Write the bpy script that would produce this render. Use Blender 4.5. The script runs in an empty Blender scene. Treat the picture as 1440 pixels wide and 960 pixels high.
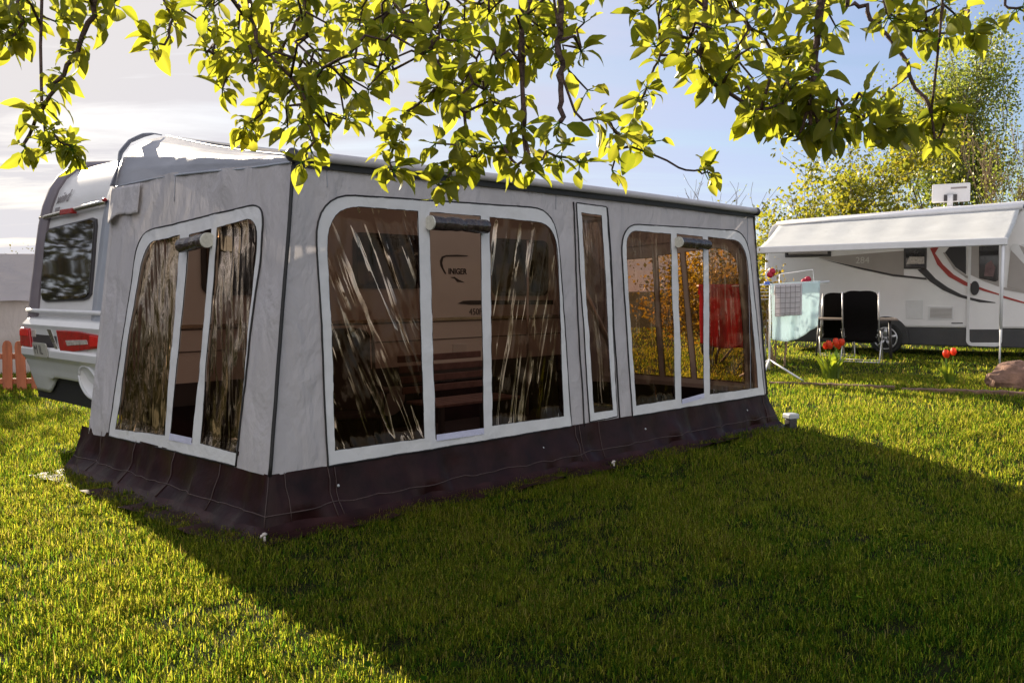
import bpy, bmesh, math, random
import numpy as np
from mathutils import Vector, Matrix, noise
from mathutils.geometry import delaunay_2d_cdt

random.seed(7); rng = np.random.default_rng(7)
SC = bpy.context.scene
COL = SC.collection
R = math.radians
D = bpy.data

# ------------------------------------------------------------------ camera numbers
FOC, TH, CH = 1283.0, 0.0558, 1.4           # focal length in photo pixels, downward pitch, eye height
def ray(px, py):
    c, s = math.cos(TH), math.sin(TH); a = (px-720)/FOC; b = (480-py)/FOC
    return Vector((a, c+b*s, -s+b*c))
def at(px, py, y):
    r = ray(px, py); return Vector((0, 0, CH)) + r*(y/r.y)
def on_plane(px, py, org, nrm):
    r = ray(px, py); C = Vector((0, 0, CH)); t = (Vector(org)-C).dot(nrm)/r.dot(nrm); return C+r*t

# awning frame: u along the front, v inward to the caravan
AY = R(45.88); AO = Vector((-1.392, 5.178, 0))
AU = Vector((math.cos(AY), math.sin(AY), 0)); AV = Vector((-math.sin(AY), math.cos(AY), 0))
def AW(u, v, w=0): return AO + AU*u + AV*v + Vector((0, 0, w))
def toA(p): q = Vector((p[0], p[1], 0)) - AO; return q.dot(AU), q.dot(AV)
def sm(x): x = max(0.0, min(1.0, x)); return x*x*(3-2*x)
def terrain(x, y):
    q = Vector((x, y, 0)) - AO; u = q.dot(AU); v = q.dot(AV)
    dip = -0.20*sm((-v-0.7)/2.2)*sm((u-1.5)/3.0)
    return dip + 0.012*noise.noise(Vector((x*0.8, y*0.8, 3.1)))

# ------------------------------------------------------------------ materials
def new_mat(name):
    m = D.materials.new(name); m.use_nodes = True; nt = m.node_tree; nt.nodes.clear()
    out = nt.nodes.new('ShaderNodeOutputMaterial'); return m, nt, out
def N(nt, typ, **kw):
    n = nt.nodes.new(typ)
    for k, v in kw.items():
        if k.startswith('i_'): n.inputs[k[2:].replace('_', ' ')].default_value = v
        else: setattr(n, k, v)
    return n
def c4(c): return (c[0], c[1], c[2], 1.0)
def ramp(nt, stops, interp='LINEAR'):
    n = nt.nodes.new('ShaderNodeValToRGB'); n.color_ramp.interpolation = interp
    e = n.color_ramp.elements
    while len(e) < len(stops): e.new(0.5)
    for i, (p, c) in enumerate(stops): e[i].position = p; e[i].color = c4(c) if len(c) == 3 else c
    return n
def mat(name, col, rough=0.5, var=0.12, scale=6.0, bump=0.0, bscale=80.0, metal=0.0, spec=0.5, transl=0.0, tcol=None, dirt=0.0, dirtcol=(0.12, 0.09, 0.06), coat=0.0, stretch=(1, 1, 1)):
    m, nt, out = new_mat(name); L = nt.links
    tc = N(nt, 'ShaderNodeTexCoord'); mp = N(nt, 'ShaderNodeMapping'); mp.inputs['Scale'].default_value = stretch
    L.new(tc.outputs['Object'], mp.inputs['Vector'])
    nz = N(nt, 'ShaderNodeTexNoise', i_Scale=scale, i_Detail=6.0, i_Roughness=0.6); L.new(mp.outputs[0], nz.inputs['Vector'])
    lo = tuple(c*(1-var) for c in col); hi = tuple(min(1, c*(1+var)) for c in col)
    rp = ramp(nt, [(0.3, lo), (0.7, hi)]); L.new(nz.outputs['Fac'], rp.inputs['Fac'])
    colout = rp.outputs['Color']
    if dirt > 0:
        n2 = N(nt, 'ShaderNodeTexNoise', i_Scale=scale*0.35, i_Detail=8.0, i_Roughness=0.7); L.new(mp.outputs[0], n2.inputs['Vector'])
        r2 = ramp(nt, [(0.5, (0, 0, 0)), (0.8, (dirt, dirt, dirt))]); L.new(n2.outputs['Fac'], r2.inputs['Fac'])
        mx = N(nt, 'ShaderNodeMix', data_type='RGBA'); L.new(r2.outputs['Color'], mx.inputs[0]); L.new(colout, mx.inputs[6]); mx.inputs[7].default_value = c4(dirtcol)
        colout = mx.outputs[2]
    b = N(nt, 'ShaderNodeBsdfPrincipled'); L.new(colout, b.inputs['Base Color'])
    b.inputs['Roughness'].default_value = rough; b.inputs['Metallic'].default_value = metal
    b.inputs['Specular IOR Level'].default_value = spec; b.inputs['Coat Weight'].default_value = coat
    if bump > 0:
        nb = N(nt, 'ShaderNodeTexNoise', i_Scale=bscale, i_Detail=5.0); L.new(mp.outputs[0], nb.inputs['Vector'])
        bp = N(nt, 'ShaderNodeBump', i_Strength=bump, i_Distance=0.02); L.new(nb.outputs['Fac'], bp.inputs['Height']); L.new(bp.outputs[0], b.inputs['Normal'])
    sh = b.outputs[0]
    if transl > 0:
        t = N(nt, 'ShaderNodeBsdfTranslucent'); 
        if tcol: t.inputs['Color'].default_value = c4(tcol)
        else: L.new(colout, t.inputs['Color'])
        ms = N(nt, 'ShaderNodeMixShader'); ms.inputs[0].default_value = transl; L.new(sh, ms.inputs[1]); L.new(t.outputs[0], ms.inputs[2]); sh = ms.outputs[0]
    L.new(sh, out.inputs['Surface'])
    return m

def fabric_mat(name, col, transl=0.12, wr=0.35, rough=0.75, stretch=(1, 1, 0.35), weave=True):
    """woven tent cloth: soft large creases, fine tooth, light showing through"""
    m, nt, out = new_mat(name); L = nt.links
    tc = N(nt, 'ShaderNodeTexCoord')
    mp = N(nt, 'ShaderNodeMapping'); mp.inputs['Scale'].default_value = stretch; L.new(tc.outputs['Object'], mp.inputs['Vector'])
    n1 = N(nt, 'ShaderNodeTexNoise', i_Scale=4.2, i_Detail=5.0, i_Roughness=0.5, i_Distortion=0.35); L.new(mp.outputs[0], n1.inputs['Vector'])
    n2 = N(nt, 'ShaderNodeTexNoise', i_Scale=2.2, i_Detail=4.0); L.new(tc.outputs['Object'], n2.inputs['Vector'])
    n3 = N(nt, 'ShaderNodeTexNoise', i_Scale=420.0, i_Detail=2.0); L.new(tc.outputs['Object'], n3.inputs['Vector'])
    rp = ramp(nt, [(0.3, tuple(c*0.95 for c in col)), (0.7, tuple(min(1, c*1.04) for c in col))]); L.new(n2.outputs['Fac'], rp.inputs['Fac'])
    b = N(nt, 'ShaderNodeBsdfPrincipled'); L.new(rp.outputs[0], b.inputs['Base Color']); b.inputs['Roughness'].default_value = rough
    b.inputs['Specular IOR Level'].default_value = 0.35
    bp = N(nt, 'ShaderNodeBump', i_Strength=wr, i_Distance=0.085); L.new(n1.outputs['Fac'], bp.inputs['Height'])
    b2 = N(nt, 'ShaderNodeBump', i_Strength=0.12, i_Distance=0.003); L.new(n3.outputs['Fac'], b2.inputs['Height']); L.new(bp.outputs[0], b2.inputs['Normal'])
    L.new(b2.outputs[0], b.inputs['Normal'])
    t = N(nt, 'ShaderNodeBsdfTranslucent'); L.new(rp.outputs[0], t.inputs['Color']); L.new(b2.outputs[0], t.inputs['Normal'])
    ms = N(nt, 'ShaderNodeMixShader'); ms.inputs[0].default_value = transl; L.new(b.outputs[0], ms.inputs[1]); L.new(t.outputs[0], ms.inputs[2])
    L.new(ms.outputs[0], out.inputs['Surface']); return m

def vinyl_mat(name, tint, ior=1.6, crease=0.6, ang=0.35, rough=0.07, glint=(1.0, 0.75, 0.57), cs=4.0, add=0.0, fold=0.85, flip=False):
    """tinted clear window film, creased"""
    m, nt, out = new_mat(name); L = nt.links
    tc = N(nt, 'ShaderNodeTexCoord')
    m0_ = N(nt, 'ShaderNodeMapping'); m0_.inputs['Rotation'].default_value = (ang if flip else 0, 0 if flip else ang, 0); L.new(tc.outputs['Object'], m0_.inputs['Vector'])
    mp = N(nt, 'ShaderNodeMapping'); mp.inputs['Scale'].default_value = (3.4, 3.4, 0.17); L.new(m0_.outputs[0], mp.inputs['Vector'])
    n1 = N(nt, 'ShaderNodeTexNoise', i_Scale=cs, i_Detail=3.0, i_Roughness=0.5, i_Distortion=0.35); n1.noise_type = 'RIDGED_MULTIFRACTAL'
    L.new(mp.outputs[0], n1.inputs['Vector'])
    n2 = N(nt, 'ShaderNodeTexNoise', i_Scale=2.2, i_Detail=2.0); L.new(tc.outputs['Object'], n2.inputs['Vector'])
    n3 = N(nt, 'ShaderNodeMath', operation='MULTIPLY'); L.new(n2.outputs['Fac'], n3.inputs[0]); n3.inputs[1].default_value = 0.45
    ad = N(nt, 'ShaderNodeMath', operation='MULTIPLY_ADD'); L.new(n1.outputs['Fac'], ad.inputs[0]); ad.inputs[1].default_value = 0.30; L.new(n3.outputs[0], ad.inputs[2])
    bp = N(nt, 'ShaderNodeBump', i_Strength=crease, i_Distance=0.11); L.new(ad.outputs[0], bp.inputs['Height'])
    fr = N(nt, 'ShaderNodeFresnel'); fr.inputs['IOR'].default_value = ior; L.new(bp.outputs[0], fr.inputs['Normal'])
    # sharp fold lines in the film, gathered in patches, shine more than the flat film
    nb = N(nt, 'ShaderNodeTexNoise', i_Scale=cs*1.15, i_Detail=2.5, i_Roughness=0.55, i_Distortion=0.6); L.new(mp.outputs[0], nb.inputs['Vector'])
    rb = ramp(nt, [(0.0, (0, 0, 0)), (0.575, (0, 0, 0)), (0.592, (1, 1, 1)), (0.61, (0.6, 0.6, 0.6)), (0.65, (0, 0, 0))]); L.new(nb.outputs['Fac'], rb.inputs['Fac'])
    np2 = N(nt, 'ShaderNodeTexNoise', i_Scale=2.6, i_Detail=2.0); L.new(tc.outputs['Object'], np2.inputs['Vector'])
    rp2 = ramp(nt, [(0.40, (0, 0, 0)), (0.58, (1, 1, 1))]); L.new(np2.outputs['Fac'], rp2.inputs['Fac'])
    mk = N(nt, 'ShaderNodeMath', operation='MULTIPLY'); L.new(rb.outputs[0], mk.inputs[0]); L.new(rp2.outputs[0], mk.inputs[1])
    fk = N(nt, 'ShaderNodeMath', operation='MULTIPLY_ADD'); L.new(mk.outputs[0], fk.inputs[0]); fk.inputs[1].default_value = fold; fk.inputs[2].default_value = add
    f2 = N(nt, 'ShaderNodeMath', operation='ADD', use_clamp=True); L.new(fr.outputs[0], f2.inputs[0]); L.new(fk.outputs[0], f2.inputs[1])
    ro = N(nt, 'ShaderNodeMath', operation='MULTIPLY_ADD'); L.new(mk.outputs[0], ro.inputs[0]); ro.inputs[1].default_value = 0.38; ro.inputs[2].default_value = rough
    tr = N(nt, 'ShaderNodeBsdfTransparent'); tr.inputs['Color'].default_value = c4(tint)
    gl = N(nt, 'ShaderNodeBsdfGlossy'); gl.inputs['Color'].default_value = c4(glint); L.new(ro.outputs[0], gl.inputs['Roughness']); L.new(bp.outputs[0], gl.inputs['Normal'])
    ms = N(nt, 'ShaderNodeMixShader'); L.new(f2.outputs[0], ms.inputs[0]); L.new(tr.outputs[0], ms.inputs[1]); L.new(gl.outputs[0], ms.inputs[2])
    L.new(ms.outputs[0], out.inputs['Surface']); return m

def mesh_screen_mat(name, tint):
    m, nt, out = new_mat(name); L = nt.links
    tr = N(nt, 'ShaderNodeBsdfTransparent'); tr.inputs['Color'].default_value = c4(tint)
    df = N(nt, 'ShaderNodeBsdfDiffuse'); df.inputs['Color'].default_value = (0.03, 0.025, 0.022, 1)
    ms = N(nt, 'ShaderNodeMixShader'); ms.inputs[0].default_value = 0.06; L.new(tr.outputs[0], ms.inputs[1]); L.new(df.outputs[0], ms.inputs[2])
    L.new(ms.outputs[0], out.inputs['Surface']); return m

def leaf_mat(name, cols, tcols, attr='rnd', transl=0.5, gloss=0.02, rough=0.5):
    """foliage: hue picked per leaf from a stored random number, light shows through"""
    m, nt, out = new_mat(name); L = nt.links
    a = N(nt, 'ShaderNodeAttribute', attribute_name=attr)
    n = len(cols)
    r1 = ramp(nt, [(i/(n-1), c) for i, c in enumerate(cols)]); L.new(a.outputs['Fac'], r1.inputs['Fac'])
    n = len(tcols)
    r2 = ramp(nt, [(i/(n-1), c) for i, c in enumerate(tcols)]); L.new(a.outputs['Fac'], r2.inputs['Fac'])
    d = N(nt, 'ShaderNodeBsdfDiffuse'); L.new(r1.outputs[0], d.inputs['Color'])
    t = N(nt, 'ShaderNodeBsdfTranslucent'); L.new(r2.outputs[0], t.inputs['Color'])
    g = N(nt, 'ShaderNodeBsdfGlossy'); g.inputs['Roughness'].default_value = rough; g.inputs['Color'].default_value = (0.9, 0.9, 0.8, 1)
    m1 = N(nt, 'ShaderNodeMixShader'); m1.inputs[0].default_value = transl; L.new(d.outputs[0], m1.inputs[1]); L.new(t.outputs[0], m1.inputs[2])
    fr = N(nt, 'ShaderNodeFresnel'); fr.inputs['IOR'].default_value = 1.4
    fm = N(nt, 'ShaderNodeMath', operation='MULTIPLY'); L.new(fr.outputs[0], fm.inputs[0]); fm.inputs[1].default_value = gloss*5
    m2 = N(nt, 'ShaderNodeMixShader'); L.new(fm.outputs[0], m2.inputs[0]); L.new(m1.outputs[0], m2.inputs[1]); L.new(g.outputs[0], m2.inputs[2])
    L.new(m2.outputs[0], out.inputs['Surface']); return m

M = {}
M['cloth'] = fabric_mat('grey tent cloth', (0.49, 0.465, 0.48), 0.12, 0.75, stretch=(1, 1, 0.55))
M['roofcloth'] = fabric_mat('roof cloth', (0.55, 0.53, 0.52), 0.5, 0.5, 0.45, (1, 1, 1))
M['hipcloth'] = fabric_mat('coated hip cloth', (0.33, 0.34, 0.39), 0.14, 0.12, 0.4, (1, 0.35, 1))
M['band'] = fabric_mat('pale frame webbing', (0.65, 0.645, 0.655), 0.05, 0.3, 0.6, (1, 1, 1))
M['skirt'] = mat('dark brown skirt pvc', (0.019, 0.0062, 0.0066), 0.4, 0.5, 5, 0.35, 8, spec=0.14)
M['flapcloth'] = mat('brown ground flap', (0.027, 0.0105, 0.0105), 0.45, 0.5, 4, 0.35, 8, spec=0.14)
M['piping'] = mat('dusty piping', (0.055, 0.032, 0.03), 0.6, 0.2)
M['black'] = mat('black cord', (0.012, 0.011, 0.012), 0.6, 0.1)
M['vinyl'] = vinyl_mat('tinted film', (0.31, 0.185, 0.13), 1.34, 0.45, 0.40)
M['vinylr'] = vinyl_mat('tinted film right', (0.31, 0.185, 0.13), 1.34, 0.45, -0.22)
M['vinylv'] = vinyl_mat('tinted film upright', (0.42, 0.28, 0.21), 1.3, 0.7, 0.05, fold=0.3)
M['vinylside'] = vinyl_mat('tinted film side', (0.34, 0.21, 0.15), 1.14, 0.22, 0.16, cs=4.6, fold=0.75, glint=(0.85, 0.64, 0.46), flip=True)
M['screen'] = mesh_screen_mat('mesh screen', (0.80, 0.60, 0.48))
M['rollfilm'] = mat('rolled dark film', (0.05, 0.035, 0.032), 0.16, 0.5, 18, 0.7, 24, spec=0.8)
M['rollend'] = mat('roll end', (0.62, 0.60, 0.52), 0.5, 0.15, 60)
M['alu'] = mat('aluminium tube', (0.62, 0.60, 0.60), 0.35, 0.08, 10, metal=0.6)
M['rail'] = mat('grey rail sleeve', (0.50, 0.47, 0.48), 0.4, 0.1, 6, 0.1, 30)
M['cwhite'] = mat('caravan white', (0.66, 0.645, 0.64), 0.28, 0.04, 2.5, 0.03, 260, coat=0.3, dirt=0.18, dirtcol=(0.5, 0.45, 0.4))
M['bwhite'] = mat('bumper white', (0.60, 0.60, 0.60), 0.3, 0.05, 3, coat=0.3, dirt=0.3, dirtcol=(0.38, 0.34, 0.3))
M['trim'] = mat('grey blue trim', (0.30, 0.325, 0.38), 0.35, 0.08, 5, dirt=0.2, dirtcol=(0.2, 0.2, 0.2))
M['ftrim'] = mat('shaded grey trim', (0.15, 0.125, 0.14), 0.4, 0.1)  # corner trim darkened in its colour for the far side's shade
M['dtrim'] = mat('dark trim', (0.045, 0.04, 0.043), 0.4, 0.15)
M['chrome'] = mat('bright strip', (0.66, 0.62, 0.55), 0.18, 0.08, 10, metal=0.9)
M['glass'] = mat('tinted glass', (0.02, 0.016, 0.014), 0.04, 0.1, 3, spec=1.0, coat=1.0)
M['glassw'] = mat('dark window', (0.018, 0.015, 0.015), 0.06, 0.1, 3, spec=0.6)
M['red'] = mat('red lens', (0.36, 0.008, 0.008), 0.2, 0.3, 14, 0.12, 90, coat=0.1)
M['redhi'] = mat('bright red lens', (0.70, 0.02, 0.018), 0.2, 0.1, 14, coat=0.1)
M['clear'] = mat('clear lens', (0.45, 0.40, 0.36), 0.12, 0.4, 22, 0.2, 60, coat=0.6)
M['plate'] = mat('number plate', (0.42, 0.40, 0.35), 0.35, 0.12, 18)
M['ink'] = mat('dark lettering', (0.05, 0.045, 0.045), 0.5, 0.1)
M['greyink'] = mat('grey lettering', (0.25, 0.22, 0.22), 0.5, 0.1)
M['paleink'] = mat('pale lettering', (0.6, 0.58, 0.56), 0.5, 0.05)
M['tyre'] = mat('tyre rubber', (0.018, 0.018, 0.018), 0.8, 0.2, 20, 0.3, 60)
M['rim'] = mat('alloy rim', (0.50, 0.50, 0.52), 0.3, 0.08, 8, metal=0.7)
M['mwhite'] = mat('motorhome white', (0.80, 0.78, 0.79), 0.3, 0.04, 1.5, 0.02, 200, coat=0.2, dirt=0.15, dirtcol=(0.45, 0.42, 0.4))
M['mgrey'] = mat('motorhome grey panel', (0.36, 0.325, 0.31), 0.35, 0.06, 3)
M['mdark'] = mat('motorhome skirt', (0.045, 0.045, 0.05), 0.4, 0.2, 3, dirt=0.4, dirtcol=(0.10, 0.08, 0.065))
M['mred'] = mat('red stripe', (0.36, 0.03, 0.022), 0.35, 0.08)
M['mblack'] = mat('black stripe', (0.025, 0.022, 0.025), 0.35, 0.1)
M['ptrim'] = mat('pale frame', (0.68, 0.67, 0.68), 0.35, 0.05)
M['ppole'] = mat('white enamel pole', (0.72, 0.72, 0.74), 0.3, 0.04)
M['sunshade'] = fabric_mat('white shade cloth', (0.80, 0.81, 0.81), 0.5, 0.15, 0.6, (1, 1, 1))
M['blacknet'] = mat('black chair mesh', (0.006, 0.005, 0.005), 0.8, 0.2, 30, 0.3, 200, spec=0.1)
M['tabletop'] = mat('table top', (0.22, 0.17, 0.14), 0.4, 0.15, 12)
M['towelteal'] = fabric_mat('pale teal towel', (0.74, 0.85, 0.87), 0.4, 0.7, 0.95, (1, 1, 0.25))
M['towelwhite'] = fabric_mat('white towel', (0.68, 0.64, 0.66), 0.3, 0.6, 0.95, (1, 1, 0.4))
M['towelred'] = fabric_mat('red towel', (0.58, 0.06, 0.075), 0.35, 0.9, 0.95, (1, 1, 0.2))
M['wire'] = mat('coated wire', (0.45, 0.46, 0.50), 0.4, 0.1)
M['pegblue'] = mat('blue clip', (0.05, 0.12, 0.5), 0.4, 0.1)
M['wood'] = mat('red brown stained wood', (0.33, 0.10, 0.045), 0.65, 0.3, 14, 0.4, 40, stretch=(1, 1, 0.15), dirt=0.4, dirtcol=(0.15, 0.07, 0.04))
M['canvas'] = fabric_mat('grey pavilion cloth', (0.50, 0.45, 0.44), 0.3, 0.6, 0.8, (1, 1, 0.4))
M['rock'] = mat('brown rock', (0.20, 0.11, 0.075), 0.85, 0.45, 7, 0.9, 16)
M['edging'] = mat('weathered edging', (0.17, 0.095, 0.06), 0.8, 0.35, 12, 0.5, 30)
M['bark'] = mat('apple bark', (0.085, 0.05, 0.042), 0.85, 0.45, 30, 0.8, 90)
M['bark2'] = mat('pale bark', (0.23, 0.155, 0.09), 0.85, 0.3, 6, 0.5, 20)
M['bark3'] = mat('grey bark', (0.12, 0.095, 0.08), 0.85, 0.3, 6, 0.5, 20)
M['appleleaf'] = leaf_mat('apple leaf', [(0.055, 0.075, 0.012), (0.085, 0.10, 0.018), (0.13, 0.13, 0.028)], [(0.32, 0.38, 0.025), (0.50, 0.52, 0.035), (0.68, 0.64, 0.06)], transl=0.55, gloss=0.03)
M['grass'] = leaf_mat('grass blade', [(0.008, 0.038, 0.006), (0.024, 0.058, 0.007), (0.085, 0.100, 0.014), (0.10, 0.075, 0.03)], [(0.18, 0.36, 0.02), (0.44, 0.52, 0.03), (0.84, 0.78, 0.06), (0.60, 0.46, 0.13)], transl=0.58, gloss=0.0)
M['treeleaf'] = leaf_mat('tree leaf', [(0.07, 0.10, 0.015), (0.10, 0.12, 0.018), (0.15, 0.14, 0.025)], [(0.30, 0.36, 0.03), (0.48, 0.46, 0.03), (0.60, 0.48, 0.05)], transl=0.45)
M['poplar'] = leaf_mat('poplar leaf', [(0.09, 0.13, 0.03), (0.13, 0.16, 0.03), (0.17, 0.16, 0.05)], [(0.28, 0.38, 0.04), (0.40, 0.46, 0.06), (0.50, 0.46, 0.09)], transl=0.5)
M['goldleaf'] = leaf_mat('golden leaf', [(0.12, 0.10, 0.015), (0.17, 0.12, 0.02), (0.24, 0.14, 0.03)], [(0.36, 0.30, 0.02), (0.5, 0.35, 0.03), (0.62, 0.34, 0.04)], transl=0.5)
M['woodleaf'] = leaf_mat('wood leaf', [(0.05, 0.07, 0.015), (0.09, 0.09, 0.02), (0.12, 0.09, 0.03)], [(0.15, 0.18, 0.02), (0.25, 0.22, 0.03), (0.3, 0.22, 0.05)], transl=0.3)
M['evergreen'] = leaf_mat('evergreen leaf', [(0.018, 0.024, 0.008), (0.03, 0.034, 0.010), (0.045, 0.036, 0.014)], [(0.05, 0.06, 0.01), (0.08, 0.08, 0.015), (0.12, 0.08, 0.02)], transl=0.2, gloss=0.0)
M['tulipleaf'] = leaf_mat('tulip leaf', [(0.09, 0.16, 0.03), (0.15, 0.20, 0.03)], [(0.35, 0.50, 0.03), (0.62, 0.66, 0.04)], transl=0.45)
M['tulip'] = mat('tulip petal', (0.75, 0.07, 0.02), 0.5, 0.25, 20, transl=0.4, tcol=(0.9, 0.10, 0.02))
M['rose'] = mat('dark rose', (0.45, 0.02, 0.06), 0.6, 0.25, 20, transl=0.3, tcol=(0.6, 0.03, 0.08))
M['boxgrey'] = mat('grey housing', (0.42, 0.44, 0.46), 0.4, 0.1)
M['interior'] = mat('dark bag cloth', (0.025, 0.014, 0.018), 0.7, 0.4, 8)
M['pinkcloth'] = mat('dusky cloth', (0.16, 0.10, 0.10), 0.8, 0.3, 10)
M['ambient'] = mat('under ground soil', (0.03, 0.026, 0.016), 0.95, 0.4, 5)
def lawn_mat():
    m, nt, out = new_mat('lawn soil and thatch'); L = nt.links
    tc = N(nt, 'ShaderNodeTexCoord')
    n1 = N(nt, 'ShaderNodeTexNoise', i_Scale=0.6, i_Detail=8.0, i_Roughness=0.7); L.new(tc.outputs['Object'], n1.inputs['Vector'])
    n2 = N(nt, 'ShaderNodeTexNoise', i_Scale=26.0, i_Detail=8.0, i_Roughness=0.75); L.new(tc.outputs['Object'], n2.inputs['Vector'])
    r1 = ramp(nt, [(0.25, (0.006, 0.006, 0.002)), (0.5, (0.018, 0.022, 0.004)), (0.75, (0.05, 0.05, 0.008))]); 
    ad = N(nt, 'ShaderNodeMath', operation='MULTIPLY_ADD'); L.new(n1.outputs['Fac'], ad.inputs[0]); ad.inputs[1].default_value = 0.5; 
    mu = N(nt, 'ShaderNodeMath', operation='MULTIPLY'); L.new(n2.outputs['Fac'], mu.inputs[0]); mu.inputs[1].default_value = 0.5; L.new(mu.outputs[0], ad.inputs[2])
    L.new(ad.outputs[0], r1.inputs['Fac'])
    b = N(nt, 'ShaderNodeBsdfPrincipled'); L.new(r1.outputs[0], b.inputs['Base Color']); b.inputs['Roughness'].default_value = 0.95; b.inputs['Specular IOR Level'].default_value = 0.1
    bp = N(nt, 'ShaderNodeBump', i_Strength=0.9, i_Distance=0.05); L.new(n2.outputs['Fac'], bp.inputs['Height']); L.new(bp.outputs[0], b.inputs['Normal'])
    L.new(b.outputs[0], out.inputs['Surface']); return m
M['lawn'] = lawn_mat()

# ------------------------------------------------------------------ mesh helpers
class MB:
    def __init__(s): s.v = []; s.f = []
    def add(s, vs, fs):
        o = len(s.v); s.v += [tuple(p) for p in vs]; s.f += [tuple(i+o for i in f) for f in fs]; return s
    def box(s, a, b):
        x0, y0, z0 = a; x1, y1, z1 = b
        return s.add([(x0,y0,z0),(x1,y0,z0),(x1,y1,z0),(x0,y1,z0),(x0,y0,z1),(x1,y0,z1),(x1,y1,z1),(x0,y1,z1)],
                     [(0,3,2,1),(4,5,6,7),(0,1,5,4),(1,2,6,5),(2,3,7,6),(3,0,4,7)])
    def tube(s, pts, rad, n=10, cap=True):
        pts = [Vector(p) for p in pts]; k = len(pts)
        rads = rad if isinstance(rad, (list, tuple)) else [rad]*k
        vs = []; ref = None
        for i, p in enumerate(pts):
            t = (pts[min(i+1, k-1)] - pts[max(i-1, 0)]).normalized()
            if ref is None:
                ref = Vector((0, 0, 1)) if abs(t.z) < 0.9 else Vector((1, 0, 0))
            a = ref - t*ref.dot(t)
            if a.length < 1e-6: a = t.orthogonal()
            a.normalize(); ref = a; b = t.cross(a)
            for j in range(n):
                q = 2*math.pi*j/n; vs.append(p + (a*math.cos(q)+b*math.sin(q))*rads[i])
        fs = [(i*n+j, i*n+(j+1) % n, (i+1)*n+(j+1) % n, (i+1)*n+j) for i in range(k-1) for j in range(n)]
        if cap: fs += [tuple(range(n))[::-1], tuple((k-1)*n+j for j in range(n))]
        return s.add(vs, fs)
    def prism(s, poly, fn, d0, d1):
        """poly: 2d outline, fn(a,b,d)->3d; a plate between depths d0 and d1"""
        n = len(poly)
        vs = [fn(a, b, d0) for a, b in poly] + [fn(a, b, d1) for a, b in poly]
        fs = [tuple(range(n)), tuple(range(2*n-1, n-1, -1))] + [(i, n+i, n+(i+1) % n, (i+1) % n) for i in range(n)]
        return s.add(vs, fs)
    def ring(s, outer, inner, fn, d0, d1):
        """plate with one opening; both outlines have the same number of points"""
        n = len(outer); vs = [fn(a, b, d) for d in (d0, d1) for pl in (outer, inner) for a, b in pl]; fs = []
        for i in range(n):
            j = (i+1) % n
            fs += [(i, j, n+j, n+i), (2*n+j, 2*n+i, 3*n+i, 3*n+j), (i, 2*n+i, 2*n+j, j), (n+i, n+j, 3*n+j, 3*n+i)]
        return s.add(vs, fs)
    def grid(s, fn, nu, nv):
        vs = [fn(i/nu, j/nv) for j in range(nv+1) for i in range(nu+1)]; w = nu+1
        return s.add(vs, [(j*w+i, j*w+i+1, (j+1)*w+i+1, (j+1)*w+i) for j in range(nv) for i in range(nu)])
    def ball(s, c, r, nu=14, nv=9, fn=None):
        c = Vector(c); rr = r if isinstance(r, (tuple, list)) else (r, r, r)
        def f(a, b):
            q = a*2*math.pi; t = b*math.pi; d = Vector((math.sin(t)*math.cos(q), math.sin(t)*math.sin(q), -math.cos(t)))
            k = fn(d) if fn else 1
            return c + Vector((d.x*rr[0], d.y*rr[1], d.z*rr[2]))*k
        return s.grid(f, nu, nv)
    def build(s, name, m, parent=None, shift=(0, 0, 0), smooth=False, bevel=0, solid=0, clean=True, sub=0, angle=None):
        me = D.meshes.new(name); sx, sy, sz = shift
        me.from_pydata([(x-sx, y-sy, z-sz) for x, y, z in s.v], [], s.f)
        if clean:
            bm = bmesh.new(); bm.from_mesh(me); bmesh.ops.remove_doubles(bm, verts=bm.verts, dist=1e-5)
            bmesh.ops.recalc_face_normals(bm, faces=bm.faces); bm.to_mesh(me); bm.free()
        me.materials.append(m)
        if smooth: me.polygons.foreach_set('use_smooth', [True]*len(me.polygons))
        if smooth and angle: me.set_sharp_from_angle(angle=R(angle))
        o = D.objects.new(name, me); COL.objects.link(o)
        if parent: o.parent = parent
        if solid:
            md = o.modifiers.new('thick', 'SOLIDIFY'); md.thickness = solid; md.offset = 0
        if bevel:
            md = o.modifiers.new('edge', 'BEVEL'); md.width = bevel; md.segments = 2; md.limit_method = 'ANGLE'; md.angle_limit = R(35)
        if sub:
            md = o.modifiers.new('sub', 'SUBSURF'); md.levels = sub; md.render_levels = sub
        return o
def tag(o, label=None, cat=None, group=None, kind=None):
    if label: o['label'] = label
    if cat: o['category'] = cat
    if group: o['group'] = group
    if kind: o['kind'] = kind
    return o
def thing(name, label, cat, loc=(0, 0, 0), rz=0.0, group=None):
    o = D.objects.new(name, None); COL.objects.link(o); o.empty_display_size = 0.2
    o.location = loc; o.rotation_euler = (0, 0, rz); return tag(o, label, cat, group)
def dup(root, loc, rz, label, group=None):
    r = root.copy(); COL.objects.link(r); r.location = loc; r.rotation_euler = (0, 0, rz); r['label'] = label
    if group: r['group'] = group
    for ch in list(root.children):
        c = ch.copy(); COL.objects.link(c); c.parent = r
        for g in list(ch.children):
            d = g.copy(); COL.objects.link(d); d.parent = c
    return r
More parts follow.
